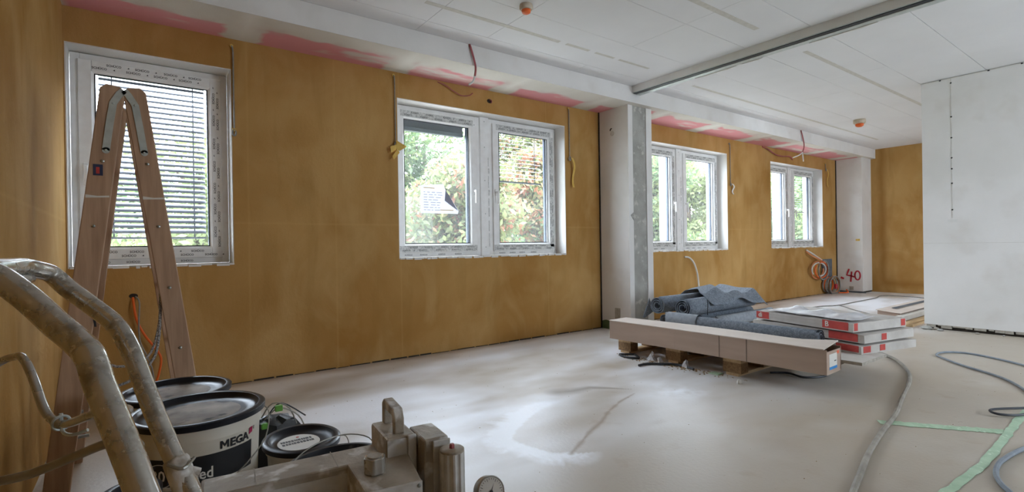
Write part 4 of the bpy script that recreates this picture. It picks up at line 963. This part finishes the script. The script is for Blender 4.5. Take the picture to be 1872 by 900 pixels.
# gypsum boards on the pallet
for k, (x0, x1, y0, y1, z0, z1, lab) in enumerate(((4.17, 4.78, -2.80, -1.20, .1445, .166, 'lowest white plasterboard on the pallet'), (4.18, 4.77, -2.86, -1.22, .1665, .188, 'middle white plasterboard on the pallet'), (4.17, 4.60, -3.0, -1.18, .1885, .208, 'uppermost white plasterboard sticking out past the cardboard box'))):
    o = thing('plasterboard', ((x0+x1)/2, (y0+y1)/2, z0), lab, 'board', 'plasterboards on the pallet')
    MB().box((x0, y0, z0), (x1, y1, z1)).build('core', 'gypsum_edge', o); MB().box((x0+.003, y0+.002, z1), (x1-.003, y1-.002, z1+.0006)).build('face_paper', 'gypsum', o)
o = tag(MB().hexa([(4.19, -2.62, .2095), (4.44, -2.64, .2095), (4.44, -1.24, .2095), (4.19, -1.22, .2095), (4.19, -2.62, .2515), (4.44, -2.64, .2515), (4.44, -1.24, .2515), (4.19, -1.22, .2515)]).build('board_offcut', 'gypsum', bevel=.004), 'white board offcut under the thin felt roll, beside the cardboard box', 'board')
# grey plate left under the roll
MB
o = tag(MB().hexa([(4.50, -1.58, .2095), (4.56, -1.58, .2095), (4.58, -1.20, .2095), (4.52, -1.20, .2095), (4.49, -1.58, .33), (4.51, -1.58, .335), (4.54, -1.20, .335), (4.52, -1.20, .33)]).build('felt_strip', 'felt_light'), 'light grey felt strip standing behind the thin roll', 'felt')

def roll(name, a, b, r, label, m='felt', turns=3.0, group=None, th=.006, flat=1.0, seed=0):
    t = thing(name, (a[0], a[1], a[2]-r*flat), label, 'roll', group)
    A = Vector(a); B = Vector(b); d = (B-A); L = d.length; d.normalize(); up = Vector((0, 0, 1)); s = d.cross(up).normalized(); up = s.cross(d)
    n = int(turns*22); prof = []
    for i in range(n+1):
        an = 2*math.pi*turns*i/n; rr = r*(1-.75*(1-i/n)) if False else r*(.28+.72*i/n); prof.append((rr*math.cos(an), rr*math.sin(an)*flat))
    mb = MB(); segs = 10; rs = random.Random(seed); wob = [rs.uniform(-.006, .006) for _ in range(segs+1)]
    vs = []
    for j in range(segs+1):
        c = A+d*(L*j/segs)+Vector((0, 0, wob[j]*.3))+s*wob[j]
        for (p, q) in prof: vs.append(c+s*p+up*q)
    mb.add(vs, [(j*(n+1)+i, j*(n+1)+i+1, (j+1)*(n+1)+i+1, (j+1)*(n+1)+i) for j in range(segs) for i in range(n)])
    mb.build('rolled_sheet', m, t, smooth=True, solid=th, auto=60)
    return t
t = roll('felt_roll', (4.39, -2.665, .309), (4.39, -1.36, .309), .056, 'thin dark felt roll lying beside the cardboard box', turns=2, seed=1)
MB().lathe([(.048, 0), (.048, .02)], (4.39, -2.664, .309), 24, axis=(0, 1, 0)).build('dark_end_disc', 'roll_end_shade', t, smooth=True)  # dark disc painted in for the shade inside the open roll end
MB().lathe([(.0575, -.16), (.0575, .16)], (4.39, -1.50, .309), 24, axis=(0, 1, 0), caps=False).build('plastic_sleeve', 'felt_light', t, smooth=True)

# support timber and felt rolls behind the boards
pl2 = thing('wooden_pallet', (5.45, -1.10, 0), 'wooden pallet under the dark felt rolls', 'pallet', 'wooden pallets')
for yy in (-1.42, -1.10, -.80):
    for xx in (4.87, 5.45, 6.03): MB().box((xx-.07, yy-.05, .022), (xx+.07, yy+.05, .100)).build('block', 'chipblock', pl2)
    MB().box((4.80, yy-.05, 0), (6.10, yy+.05, .022)).build('bottom_board', 'wood_l', pl2)
for xx in (4.87, 5.45, 6.03): MB().box((xx-.07, -1.47, .100), (xx+.07, -.75, .122)).build('stringer_board', 'wood_x', pl2)
for yy in (-1.40, -1.25, -1.10, -.95, -.82): MB().box((4.80, yy-.055, .122), (6.10, yy+.055, .144)).build('top_board', 'wood_l', pl2)
tag(MB().hexa([(4.66, -.98, .145), (4.80, -.98, .145), (4.80, -.86, .145), (4.66, -.86, .145), (4.66, -.98, .262), (4.80, -.98, .262), (4.80, -.86, .262), (4.66, -.86, .262)]).build('timber_block', 'chipblock', bevel=.004), 'brown timber block under the end of the felt rolls', 'timber') if False else None
roll('felt_roll', (4.95, -1.44, .215), (6.05, -1.44, .215), .068, 'lower pale felt roll along the front of the stacked felt', m='felt_light', turns=2.2, group='felt rolls', seed=2, flat=.98)
roll('felt_roll', (4.80, -1.20, .215), (6.0, -1.22, .215), .068, 'lower felt roll hidden in the middle of the stacked felt', turns=2.2, group='felt rolls', seed=3)
roll('felt_roll', (4.80, -.98, .215), (6.0, -.98, .215), .068, 'lower felt roll at the wall side of the stacked felt', turns=2.2, group='felt rolls', seed=4)
roll('felt_roll', (4.66, -.99, .375), (5.95, -1.00, .375), .092, 'upper dark felt roll at the wall side with open spiral end', turns=3.2, group='felt rolls', seed=5)
roll('felt_roll', (4.63, -1.315, .375), (5.95, -1.28, .375), .092, 'upper dark felt roll nearest the cardboard box with open spiral end', turns=3.2, group='felt rolls', seed=6)
def drape(u, v):
    x = 5.12+u*.90-.16*math.sin(v*5+1)*(1-u); y = -1.44+v*.62
    zt = .482+.022*math.sin(u*6+v*3)+.07*math.exp(-((u-.22)**2/.012+(v-.5)**2/.10))+.010*math.sin(u*17-v*9)
    if v < .18: zt -= (.18-v)*.55+.03*math.sin(u*9)
    if v > .86: zt -= (v-.86)*.8
    if u > .93: zt -= (u-.93)*.7
    return (x, y, zt)
tag(MB().grid(40, 20, drape).build('felt_sheet', 'felt', smooth=True, solid=.006), 'crumpled grey felt sheet draped over the upper rolls', 'felt')
tag(MB().add([(4.66, -.90, .44), (4.72, -.905, .30), (4.62, -.87, .235), (4.60, -.86, .24), (4.665, -.895, .446), (4.725, -.90, .306), (4.625, -.865, .241), (4.605, -.855, .246)], [(0, 1, 2, 3), (4, 7, 6, 5), (0, 4, 5, 1), (1, 5, 6, 2), (2, 6, 7, 3), (3, 7, 4, 0)]).build('felt_flap', 'felt'), 'loose pointed felt corner hanging from the rolls before the pillar', 'felt')
tag(MB().tube([(4.92, -1.40, .44), (4.90, -1.42, .40), (4.90, -1.415, .31), (4.93, -1.40, .29)], .004, 6).build('binding_strap', 'gasket', smooth=True), 'thin dark strap tied round the felt rolls', 'strap')

# wrapped panel packs with red print
def pack(c0, c1, depth, z0, h, label, seed, prints, film=False):
    f, L = rect_tf(*c0, *c1)            # from left end to right end of the near edge; t towards +x
    cx, cy = f(L/2, depth/2); t = thing('wrapped_pack', (cx, cy, z0), label, 'package', 'wrapped packs with red print')
    rs = random.Random(seed); mb = MB(); nx, nt = 16, 10
    top = mb.grid(nx, nt, lambda u, v: (*f(u*L, v*depth), z0+h-.006*(abs(2*u-1)**6+abs(2*v-1)**6)+.004*math.sin(9*u+seed)*math.sin(5*v)+rs.uniform(-.0015, .0015)))
    k = len(mb.v)
    mb.grid(nx, nt, lambda u, v: (*f(u*L, v*depth), z0+.0005))
    W1 = nx+1
    for i in range(nx):
        mb.f.append((i, i+1, k+i+1, k+i)); a = nt*W1; mb.f.append((a+i, a+i+1, k+a+i+1, k+a+i))
    for j in range(nt):
        mb.f.append((j*W1, (j+1)*W1, k+(j+1)*W1, k+j*W1)); a = nx; mb.f.append((j*W1+a, (j+1)*W1+a, k+(j+1)*W1+a, k+j*W1+a))
    mb.build('wrapping', 'paper_pack', t, smooth=True, bevel=0)
    def q(name, m, pts): MB().add(pts, [tuple(range(len(pts)))]).build(name, m, t)
    for kind, s0, s1, b0, b1, txt in prints:
        if kind == 'front': P = lambda s, z: (*f(s, -.0015), z0+z)
        elif kind == 'end': P = lambda s, z: (*f(L+.0015, s), z0+z)
        q('red_print', 'red_print', [P(s0, b0), P(s1, b0), P(s1, b1), P(s0, b1)])
        if txt:
            m = MB()
            if kind == 'front': put_text(m, txt, (b1-b0)*.95, lambda u, v: (*f(s0+.02+u, -.0028), z0+b0+.012+v), bold=.0012)
            else: put_text(m, txt, (b1-b0)*.8, lambda u, v: (*f(L+.0028, s0+.008+u), z0+b0+.012+v), bold=.001)
            m.build('white_lettering', 'label_white', t)
    if film:
        m = MB(); m.grid(20, 6, lambda u, v: (*f((.12+.86*u)*L, (.02+.5*v)*depth), z0+h+.006+.016*abs(math.sin(u*8+v*4))*(.3+v)+.012*math.sin(u*19)*v))
        m.build('loose_wrapping', 'plastic_film', t, smooth=True, solid=.0015)
    for z in (.35*h, .7*h): MB().add([(*f(.02, -.0012), z0+z), (*f(L-.02, -.0012), z0+z), (*f(L-.02, -.0012), z0+z+.0015), (*f(.02, -.0012), z0+z+.0015)], [(0, 1, 2, 3)]).build('crease', 'gypsum_edge', t)
    return t
pack((4.66, -1.95), (4.43, -2.905), .62, .209, .067, 'lowest wrapped pack in the pile, resting on the plasterboards', 1, [('front', .80, .965, .012, .058, None), ('end', .20, .26, .012, .055, None), ('end', .02, .10, .01, .055, None)])
pack((4.635, -2.02), (4.455, -2.915), .60, .2835, .068, 'middle wrapped pack in the pile with red end print', 2, [('front', .66, .87, .006, .062, None), ('end', .20, .26, .010, .056, None)])
pack((4.62, -2.06), (4.43, -2.855), .60, .358, .072, 'top wrapped pack in the pile with crumpled film and red print', 3, [('front', .59, .785, .008, .066, 'B'), ('front', .0, .125, .008, .064, 'di'), ('end', .01, .05, .01, .064, None), ('end', .54, .59, .01, .06, None)], film=True)

# planks and box behind the partition
bx2 = thing('cardboard_box', (8.9, -1.98, 0), 'long flat open cardboard box with boards, beside the partition edge', 'box')
MB().hexa([(7.93, -1.86, .012), (7.86, -2.12, .012), (9.9, -2.12, .012), (9.95, -1.86, .012), (7.93, -1.86, .125), (7.86, -2.12, .10), (9.9, -2.12, .10), (9.95, -1.86, .125)]).build('carton', 'cardboard', bx2)
MB().hexa([(7.90, -1.85, .126), (7.80, -2.14, .112), (9.9, -2.14, .112), (9.95, -1.85, .126), (7.90, -1.85, .131), (7.80, -2.14, .117), (9.9, -2.14, .117), (9.95, -1.85, .131)]).build('top_flap', 'cardboard_top', bx2)
MB().hexa([(8.2, -1.93, .132), (8.15, -1.99, .129), (9.6, -1.99, .129), (9.6, -1.93, .132), (8.2, -1.93, .135), (8.15, -1.99, .132), (9.6, -1.99, .132), (9.6, -1.93, .135)]).build('dark_strip', 'grey_plate', bx2)
for k, (x0, x1, ya, yb, z0, z1, m, lab) in enumerate(((7.62, 9.6, -2.215, -2.135, .045, .10, 'gypsum', 'pale board bundle leaning beside the flat box'), (7.30, 8.9, -2.30, -2.235, .03, .05, 'wood_l', 'long light wooden lath nearest the partition corner'), (7.55, 9.2, -2.33, -2.17, 0.0, .028, 'wood_l', 'dark wooden plank on the floor under the lath'))):
    tag(MB().box((x0, ya, z0), (x1, yb, z1)).build(('board_bundle', 'wooden_lath', 'wooden_plank')[k], m, bevel=.002), lab, 'plank')
tag(MB().tube([(7.80, -2.10, .085), (7.74, -2.14, .10), (7.72, -2.17, .06), (7.78, -2.19, .0465)], .008, 6, flat=.4).build('torn_cardboard', 'cardboard_top', smooth=True), 'torn cardboard strip hanging from the flat box', 'cardboard')

# ------------------------------------------------------------------ cables, hoses and tape on the floor
def cable(name, pts, r, m, label, cat='cable', group=None, n=8, sm=6):
    return tag(MB().tube(pts, r, n, smooth=sm).build(name, m, smooth=True), label, cat, group)
z = .012
cable('floor_hose', [(5.75, -2.55, z), (5.612, -2.658, z), (5.409, -2.818, z), (5.051, -2.994, z), (4.698, -3.10, z), (4.2, -3.2, z), (3.85, -3.275, z), (3.5, -3.325, z), (3.145, -3.385, z), (2.85, -3.45, z), (2.55, -3.52, z), (2.2, -3.62, z)], .013, 'hose', 'dusty pale hose curving across the floor over the green tape', 'hose')
cable('power_cable', [(5.0, -3.95, .009), (5.55, -3.72, .009), (5.78, -3.60, .009), (5.961, -3.481, .009), (6.12, -3.28, .009), (6.20, -3.08, .009), (6.10, -2.955, .009), (5.93, -2.945, .009), (5.80, -3.03, .009), (5.612, -3.189, .009), (5.357, -3.455, .009), (5.07, -3.615, .009), (4.70, -3.76, .009)], .008, 'cable_blue', 'blue grey cable lying in a wide bend in front of the partition')
cable('cable_loop', [(4.9, -3.83, .008), (4.55, -3.755, .010), (4.35, -3.705, .014), (4.27, -3.64, .018), (4.275, -3.60, .022), (4.33, -3.60, .024), (4.45, -3.68, .026), (4.7, -3.83, .02)], .007, 'cable_dark', 'thin dark cable loop crossing the end of the green tape')
cable('right_cable', [(4.05, -3.90, .010), (3.748, -3.815, .010), (3.521, -3.785, .010), (3.40, -3.783, .010), (3.28, -3.80, .010), (3.18, -3.835, .010), (3.10, -3.88, .010), (2.9, -3.98, .010)], .010, 'cable_blue', 'grey blue cable at the floor edge beside the green tape')
bpy.data.objects['right_cable'].name = 'power_cable'
cable('far_cable', [(8.0, -.78, .008), (8.35, -.80, .008), (8.793, -.834, .008), (9.121, -.95, .008), (9.8, -.95, .008), (10.632, -.948, .008), (11.112, -.89, .012), (11.3, -1.15, .008), (11.2, -1.488, .008), (11.0, -1.9, .008)], .0075, 'cable_grey', 'thin grey cable lying along the floor towards the end wall')
bpy.data.objects['far_cable'].name = 'power_cable'
cable('bent_cable', [(9.121, -.97, .008), (8.95, -1.12, .008), (8.72, -1.30, .008), (8.45, -1.55, .008), (8.25, -1.72, .008), (8.1, -1.78, .008)], .0065, 'cable_grey', 'short grey cable bending from the long one towards the flat box')
bpy.data.objects['bent_cable'].name = 'power_cable'
def strip(name, pts, w, m, label, cat, wav=.0):
    mb = MB(); P = [Vector((*p, 0)) for p in pts]; n = 40; vs = []; rs = random.Random(len(label))
    for i in range(n+1):
        t = i/n*(len(P)-1); k = min(int(t), len(P)-2); p = P[k].lerp(P[k+1], t-k); d = (P[k+1]-P[k]).normalized(); s = Vector((-d.y, d.x, 0))
        a, b = w/2+rs.uniform(-wav, wav), w/2+rs.uniform(-wav, wav); zz = .003+abs(rs.uniform(-wav, wav))*.5
        vs += [p+s*a+Vector((0, 0, zz)), p-s*b+Vector((0, 0, .002))]
    mb.add(vs, [(2*i, 2*i+1, 2*i+3, 2*i+2) for i in range(n)])
    return tag(mb.build(name, m, solid=.0015), label, cat)
strip('green_tape', [(3.66, -3.255), (3.99, -3.715)], .062, 'green_tape', 'short green tape strip running to the hose', 'tape', .006)
strip('green_tape', [(2.5, -3.70), (2.96, -3.715), (3.40, -3.738), (3.95, -3.722), (4.25, -3.712), (5.2, -3.69)], .036, 'green_tape', 'long green tape strip at the lower right of the floor', 'tape', .005)

# debris by the pallet
cable('cable_ring', [(3.88, -1.18, .01), (3.965, -1.255, .01), (3.965, -1.29, .01), (3.89, -1.39, .01), (3.835, -1.32, .01), (3.845, -1.24, .01), (3.88, -1.18, .01)], .009, 'cable_dark', 'small dark plastic ring on the floor before the pallet', 'ring')
cable('bent_rod', [(3.67, -1.575, .011), (3.77, -1.58, .011), (3.85, -1.66, .011), (3.93, -1.76, .011), (3.90, -1.93, .011)], .010, 'cable_dark', 'bent black rod on the floor before the pallet', 'rod', sm=3)
rs = random.Random(21)
for k, (x, y, s) in enumerate(((3.93, -1.50, .05), (3.91, -1.60, .03), (3.93, -1.84, .038))):
    mb = MB(); n = 9; mb.lathe([(s*.9, 0), (s*.7, s*.4), (s*.35, s*rs.uniform(.9, 1.4)), (.006, s*1.5)], (x, y, 0), n, sx=rs.uniform(.6, 1), sy=rs.uniform(.7, 1.1))
    mb.v = [(a+rs.uniform(-.012, .012), b+rs.uniform(-.012, .012), max(0, c+rs.uniform(-.008, .008))) for a, b, c in mb.v]
    tag(mb.build('crumpled_film', 'plastic_film'), ['tallest crumpled white plastic scrap before the pallet', 'small crumpled white scrap left of the tall one', 'flat crumpled white scrap by the middle pallet block'][k], 'plastic', 'plastic scraps at the pallet')
mb = MB()
for k in range(260):
    y = rs.gauss(-1.72, .24); x = 3.935-abs(rs.gauss(0, .05))+(y+1.7)*.0+.03*rs.random(); l = rs.uniform(.005, .02); a = rs.uniform(0, 3.14); c_, s_ = math.cos(a)*l, math.sin(a)*l; h = rs.uniform(.002, .008)
    if x < 3.97: mb.add([(x-c_, y-s_, .0), (x+s_*.4, y-c_*.4, 0), (x+c_, y+s_, 0), (x-s_*.4, y+c_*.4, 0), (x, y, h)], [(0, 1, 4), (1, 2, 4), (2, 3, 4), (3, 0, 4), (3, 2, 1, 0)])
o = tag(mb.build('wood_chips', 'debris'), 'scattered pale chips and shavings along the pallet front', 'debris', kind='stuff')
tag(MB().box((3.90, -2.14, .001), (3.975, -2.06, .008)).build('green_paper', 'green_tape', bevel=.001), 'small pale green paper scrap before the right pallet block', 'paper')
tag(MB().lathe([(.022, 0), (.026, .012), (.018, .03), (.004, .034)], (3.815, -2.36, 0), 8, sx=1, sy=.7).build('plaster_crumb', 'gypsum'), 'pale plaster crumb lying alone before the box end', 'rubble')
cable('under_cable', [(4.25, -2.36, .01), (4.33, -2.45, .012), (4.30, -2.58, .01), (4.42, -2.66, .012), (4.55, -2.64, .01)], .008, 'cable_dark', 'dark cable tangled in the shade under the cardboard box')
bpy.data.objects['under_cable'].name = 'power_cable'
mb = MB(); rs = random.Random(5)
for k in range(420):
    x = rs.uniform(.9, 7.4); y = rs.uniform(-3.9, -.12); l = rs.uniform(.0012, .0045)
    if (3.8 < x < 6.2 and y > -3.0) or y < -3.6: continue
    mb.add([(x-l, y, 0), (x, y-l*.7, 0), (x+l, y, 0), (x, y+l*.8, 0), (x, y, l*.7)], [(0, 1, 4), (1, 2, 4), (2, 3, 4), (3, 0, 4)])
tag(mb.build('floor_grit', 'debris'), 'fine brown grit scattered over the floor', 'grit', kind='stuff')
tag(MB().hexa([(2.62, -3.50, 0), (2.66, -3.515, 0), (2.56, -3.60, 0), (2.55, -3.59, 0), (2.62, -3.50, .006), (2.66, -3.515, .004), (2.56, -3.60, .003), (2.55, -3.59, .006)]).build('wood_splinter', 'bark'), 'dark wood splinter on the floor left of the hose', 'splinter') if False else None

# ------------------------------------------------------------------ cables on walls and ceiling
def cord(x, ztop, zbot, label, m='yellow_tape', kind=0):
    t = thing('pull_cord', (x, -.012, zbot), label, 'cord', 'blind cords beside the windows')
    MB().lathe([(.012, 0), (.012, .012)], (x-.008, -.001, ztop), 10, axis=(0, -1, 0)).build('wall_bushing', 'yellow_tape' if kind != 2 else 'cable_grey', t)
    MB().tube([(x-.008, -.012, ztop), (x, -.014, ztop-.05), (x, -.014, (ztop+zbot)/2), (x+.002, -.014, zbot)], .0055, 6).build('cord', 'cable_grey', t, smooth=True)
    kn = MB(); kn.tube([(x+.012*math.cos(a), -.02, zbot-.02+.022*math.sin(a)) for a in np.linspace(0, 6.3, 10)], .006, 6, smooth=2); kn.build('knot', 'cable_grey', t, smooth=True)
    if kind == 1:   # bow of tape
        def sheet(pts, name):
            MB().add([(x+a, -.03-c, zbot+b) for a, b, c in pts], [tuple(range(len(pts)))]).build(name, m, t, solid=.002)
        sheet([(0, .02, 0), (.10, -.03, .01), (.03, -.075, .005), (.0, -.06, 0)], 'tape_bow'); sheet([(0, -.02, .004), (-.06, -.045, .01), (-.055, -.10, .012), (-.005, -.07, .004)], 'tape_bow'); sheet([(.01, -.06, .006), (-.045, -.13, .014), (-.03, -.16, .016), (.03, -.09, .006)], 'tape_bow')
    elif kind in (2, 3):
        L = .34 if kind == 3 else .16
        MB().grid(12, 1, lambda u, v: (x+.012+v*(.026 if kind == 3 else .035)+.03*math.sin(u*5)*.6+u*.03, -.03-.012*math.sin(u*7), zbot-.01-u*L)).build('tape_tail', m, t, solid=.002)
    elif kind == 0:
        MB().box((x-.012, -.024, zbot-.01), (x+.012, -.010, zbot+.012)).build('tape_knot', m, t)
cord(.968, 2.545, 1.91, 'thin cord with a dark knot right of the ladder window', kind=0)
cord(2.258, 2.565, 1.955, 'cord tied with a yellow tape bow left of the double window', kind=1)
cord(4.385, 2.575, 2.02, 'cord with long yellow tape tail left of the white pillar', kind=3)
cord(7.735, 2.53, 1.92, 'cord with white tape tail between the two far windows', m='cable_white', kind=2)
cord(11.07, 2.50, 2.40, 'short cord with long yellow tail beside the corner pillar', kind=3)
# holes are shallow dark sockets
for k, (x, z0, s, lab) in enumerate(((3.298, 2.495, .028, 'open cable hole above the double window'), (.343, .705, .022, 'cable hole low in the wall behind the ladder'))):
    t = thing('cable_hole', (x, -.004, z0), lab, 'hole')
    MB().lathe([(s, -.001), (s*.9, .003), (s*.45, .004)], (x, 0, z0), 14, axis=(0, -1, 0), sx=1.2, sy=.8).build('rim', 'dark_gap', t)
    if k == 0: MB().tube([(x, -.004, z0+.012), (x+.012, -.02, z0-.004), (x+.004, -.02, z0-.022)], .007, 6).build('cable_stub', 'red_cable', t, smooth=True)
cable('orange_conduit', [(.34, -.004, .695), (.345, -.03, .64), (.36, -.04, .54), (.40, -.05, .44), (.46, -.06, .34), (.49, -.06, .27), (.48, -.06, .18), (.45, -.06, .08), (.40, -.07, .008)], .0075, 'orange', 'bright orange cable hanging from the low wall hole', 'cable')
cable('grey_wall_cable', [(.355, -.004, .70), (.375, -.04, .66), (.37, -.05, .52), (.375, -.06, .40), (.41, -.07, .30), (.44, -.07, .20), (.45, -.08, .10), (.46, -.10, .008)], .005, 'cable_grey', 'grey cable hanging beside the bright orange one')
bpy.data.objects['orange_conduit'].name = 'wall_cable'; bpy.data.objects['grey_wall_cable'].name = 'wall_cable'
def ceiling_cable(pts, tail, label, extra=None):
    t = thing('ceiling_cable', pts[0], label, 'cable', 'loose cables hanging from the bulkhead')
    MB().tube(pts, .009, 8).build('red_sheath', 'red_cable', t, smooth=True); 
    for k, q in enumerate(tail): MB().tube(q, .0085, 8).build('bare_end', 'cable_white', t, smooth=True)
ceiling_cable([(2.735, -.535, 2.775), (2.742, -.545, 2.74), (2.765, -.55, 2.66), (2.785, -.55, 2.58), (2.775, -.55, 2.50)], [[(2.775, -.55, 2.50), (2.755, -.55, 2.45), (2.712, -.55, 2.415)]], 'red cable hanging from the bulkhead above the double window')
ceiling_cable([(8.90, -.536, 2.775), (8.91, -.55, 2.70), (8.965, -.55, 2.58), (8.96, -.55, 2.50), (8.91, -.55, 2.42)], [[(8.915, -.55, 2.425), (8.80, -.55, 2.37), (8.59, -.55, 2.31)], [(8.91, -.55, 2.42), (8.92, -.55, 2.36), (8.94, -.55, 2.28)]], 'red cable with two bare ends above the furthest window')
cable('head_cable', [(2.70, -.006, 2.585), (2.78, -.02, 2.56), (2.86, -.025, 2.52), (2.95, -.025, 2.49), (3.04, -.02, 2.505), (3.09, -.006, 2.54)], .005, 'red_cable', 'thin red wire along the wall above the double window', 'cable')
cable('head_cable', [(8.72, -.006, 2.585), (8.86, -.02, 2.56), (9.05, -.03, 2.50), (9.15, -.03, 2.485), (9.35, -.03, 2.48), (9.6, -.03, 2.50), (9.75, -.01, 2.46)], .010, 'red_cable', 'brown wire looped along the wall above the furthest window', 'cable')
for o in ('head_cable', 'head_cable.001'): bpy.data.objects[o].name = 'wall_wire'
cable('white_wall_cable', [(6.543, -.014, .815), (6.62, -.04, .80), (6.71, -.05, .72), (6.78, -.05, .58), (6.81, -.05, .42), (6.82, -.06, .25), (6.80, -.10, .06), (6.70, -.2, .013)], .012, 'cable_white', 'white cable from the wall dropping to the felt rolls')
bpy.data.objects['white_wall_cable'].name = 'wall_cable'

# cable coil on the wall at the far end
t = thing('cable_bundle', (10.75, -.08, 0), 'tangled orange and grey cable coil hanging below the furthest window', 'cable')
ctr = (10.72, .50)
MB().tube([(10.21, -.018, .85), (10.35, -.06, .78), (10.60, -.08, .68), (10.80, -.09, .60)], .014, 6).build('grey_lead', 'cable_white', t, smooth=True)
MB().tube([(10.21, -.018, .82), (10.30, -.08, .74), (10.5, -.10, .68), (10.75, -.10, .62)], .013, 6).build('orange_lead', 'orange_pale', t, smooth=True)
rs = random.Random(31)
for k in range(4):
    cx, cz, rx, rz = 10.62+rs.uniform(-.05, .05), .50+rs.uniform(-.04, .04), .26+rs.uniform(-.05, .05), .15+rs.uniform(-.03, .03); ph = rs.uniform(0, 6)
    MB().tube([(cx+rx*math.cos(a), -.05-.022*k, cz+rz*math.sin(a)) for a in np.linspace(ph, ph+5.6, 14)], .013, 6).build('coil_turn', ('orange_pale', 'cable_white', 'orange', 'cable_grey')[k], t, smooth=True)
for k in range(6):
    cx, cz, r0 = 11.02+rs.uniform(-.03, .03)+.02*k, .165+rs.uniform(-.01, .01), .13+.008*k
    MB().tube([(cx+1.35*r0*math.cos(a), -.035-.02*k, max(.016, cz+r0*math.sin(a))) for a in np.linspace(0, 6.4, 18)], .013, 6).build('coil_turn', ('cable_grey', 'orange', 'cable_grey', 'cable_grey', 'orange_pale', 'cable_grey')[k], t, smooth=True)
MB().tube([(11.10, -.20, .02), (11.25, -.28, .02), (11.4, -.25, .02), (11.45, -.20, .06)], .012, 6).build('loose_end', 'orange', t, smooth=True)
MB().box((11.0, -.20, .10), (11.06, -.16, .19)).build('red_plug', 'red_paint', t, bevel=.006)
gp = thing('grey_plate', (11.1, -.01, .28), 'dark grey switch plate low on the wall behind the cable coil', 'plate')
MB().box((10.86, -.012, .25), (11.30, 0, .66)).build('plate', 'grey_plate', gp)
for k in range(3): MB().box((11.05+.05*k, -.016, .42), (11.08+.05*k, -.012, .46)).build('socket_hole', 'gasket', gp)

# smoke detectors
def detector(x, y, z, s, label, scuff):
    t = thing('smoke_detector', (x, y, z), label, 'detector', 'ceiling detectors')
    MB().lathe([(.050*s, 0), (.052*s, -.008), (.052*s, -.030*s), (.044*s, -.040*s)], (x, y, z), 28).build('housing', 'sensor', t, smooth=True)
    MB().lathe([(.034*s, -.040*s), (.036*s, -.046*s), (.032*s, -.062*s), (.018*s, -.070*s)], (x, y, z), 24).build('orange_cap', 'orange', t, smooth=True)
detector(2.70, -1.385, ZC, .95, 'round smoke detector with orange cap on the near ceiling', 0)
detector(8.93, -1.34, ZC, 1.5, 'round smoke detector on the far ceiling beyond the beam', 0)
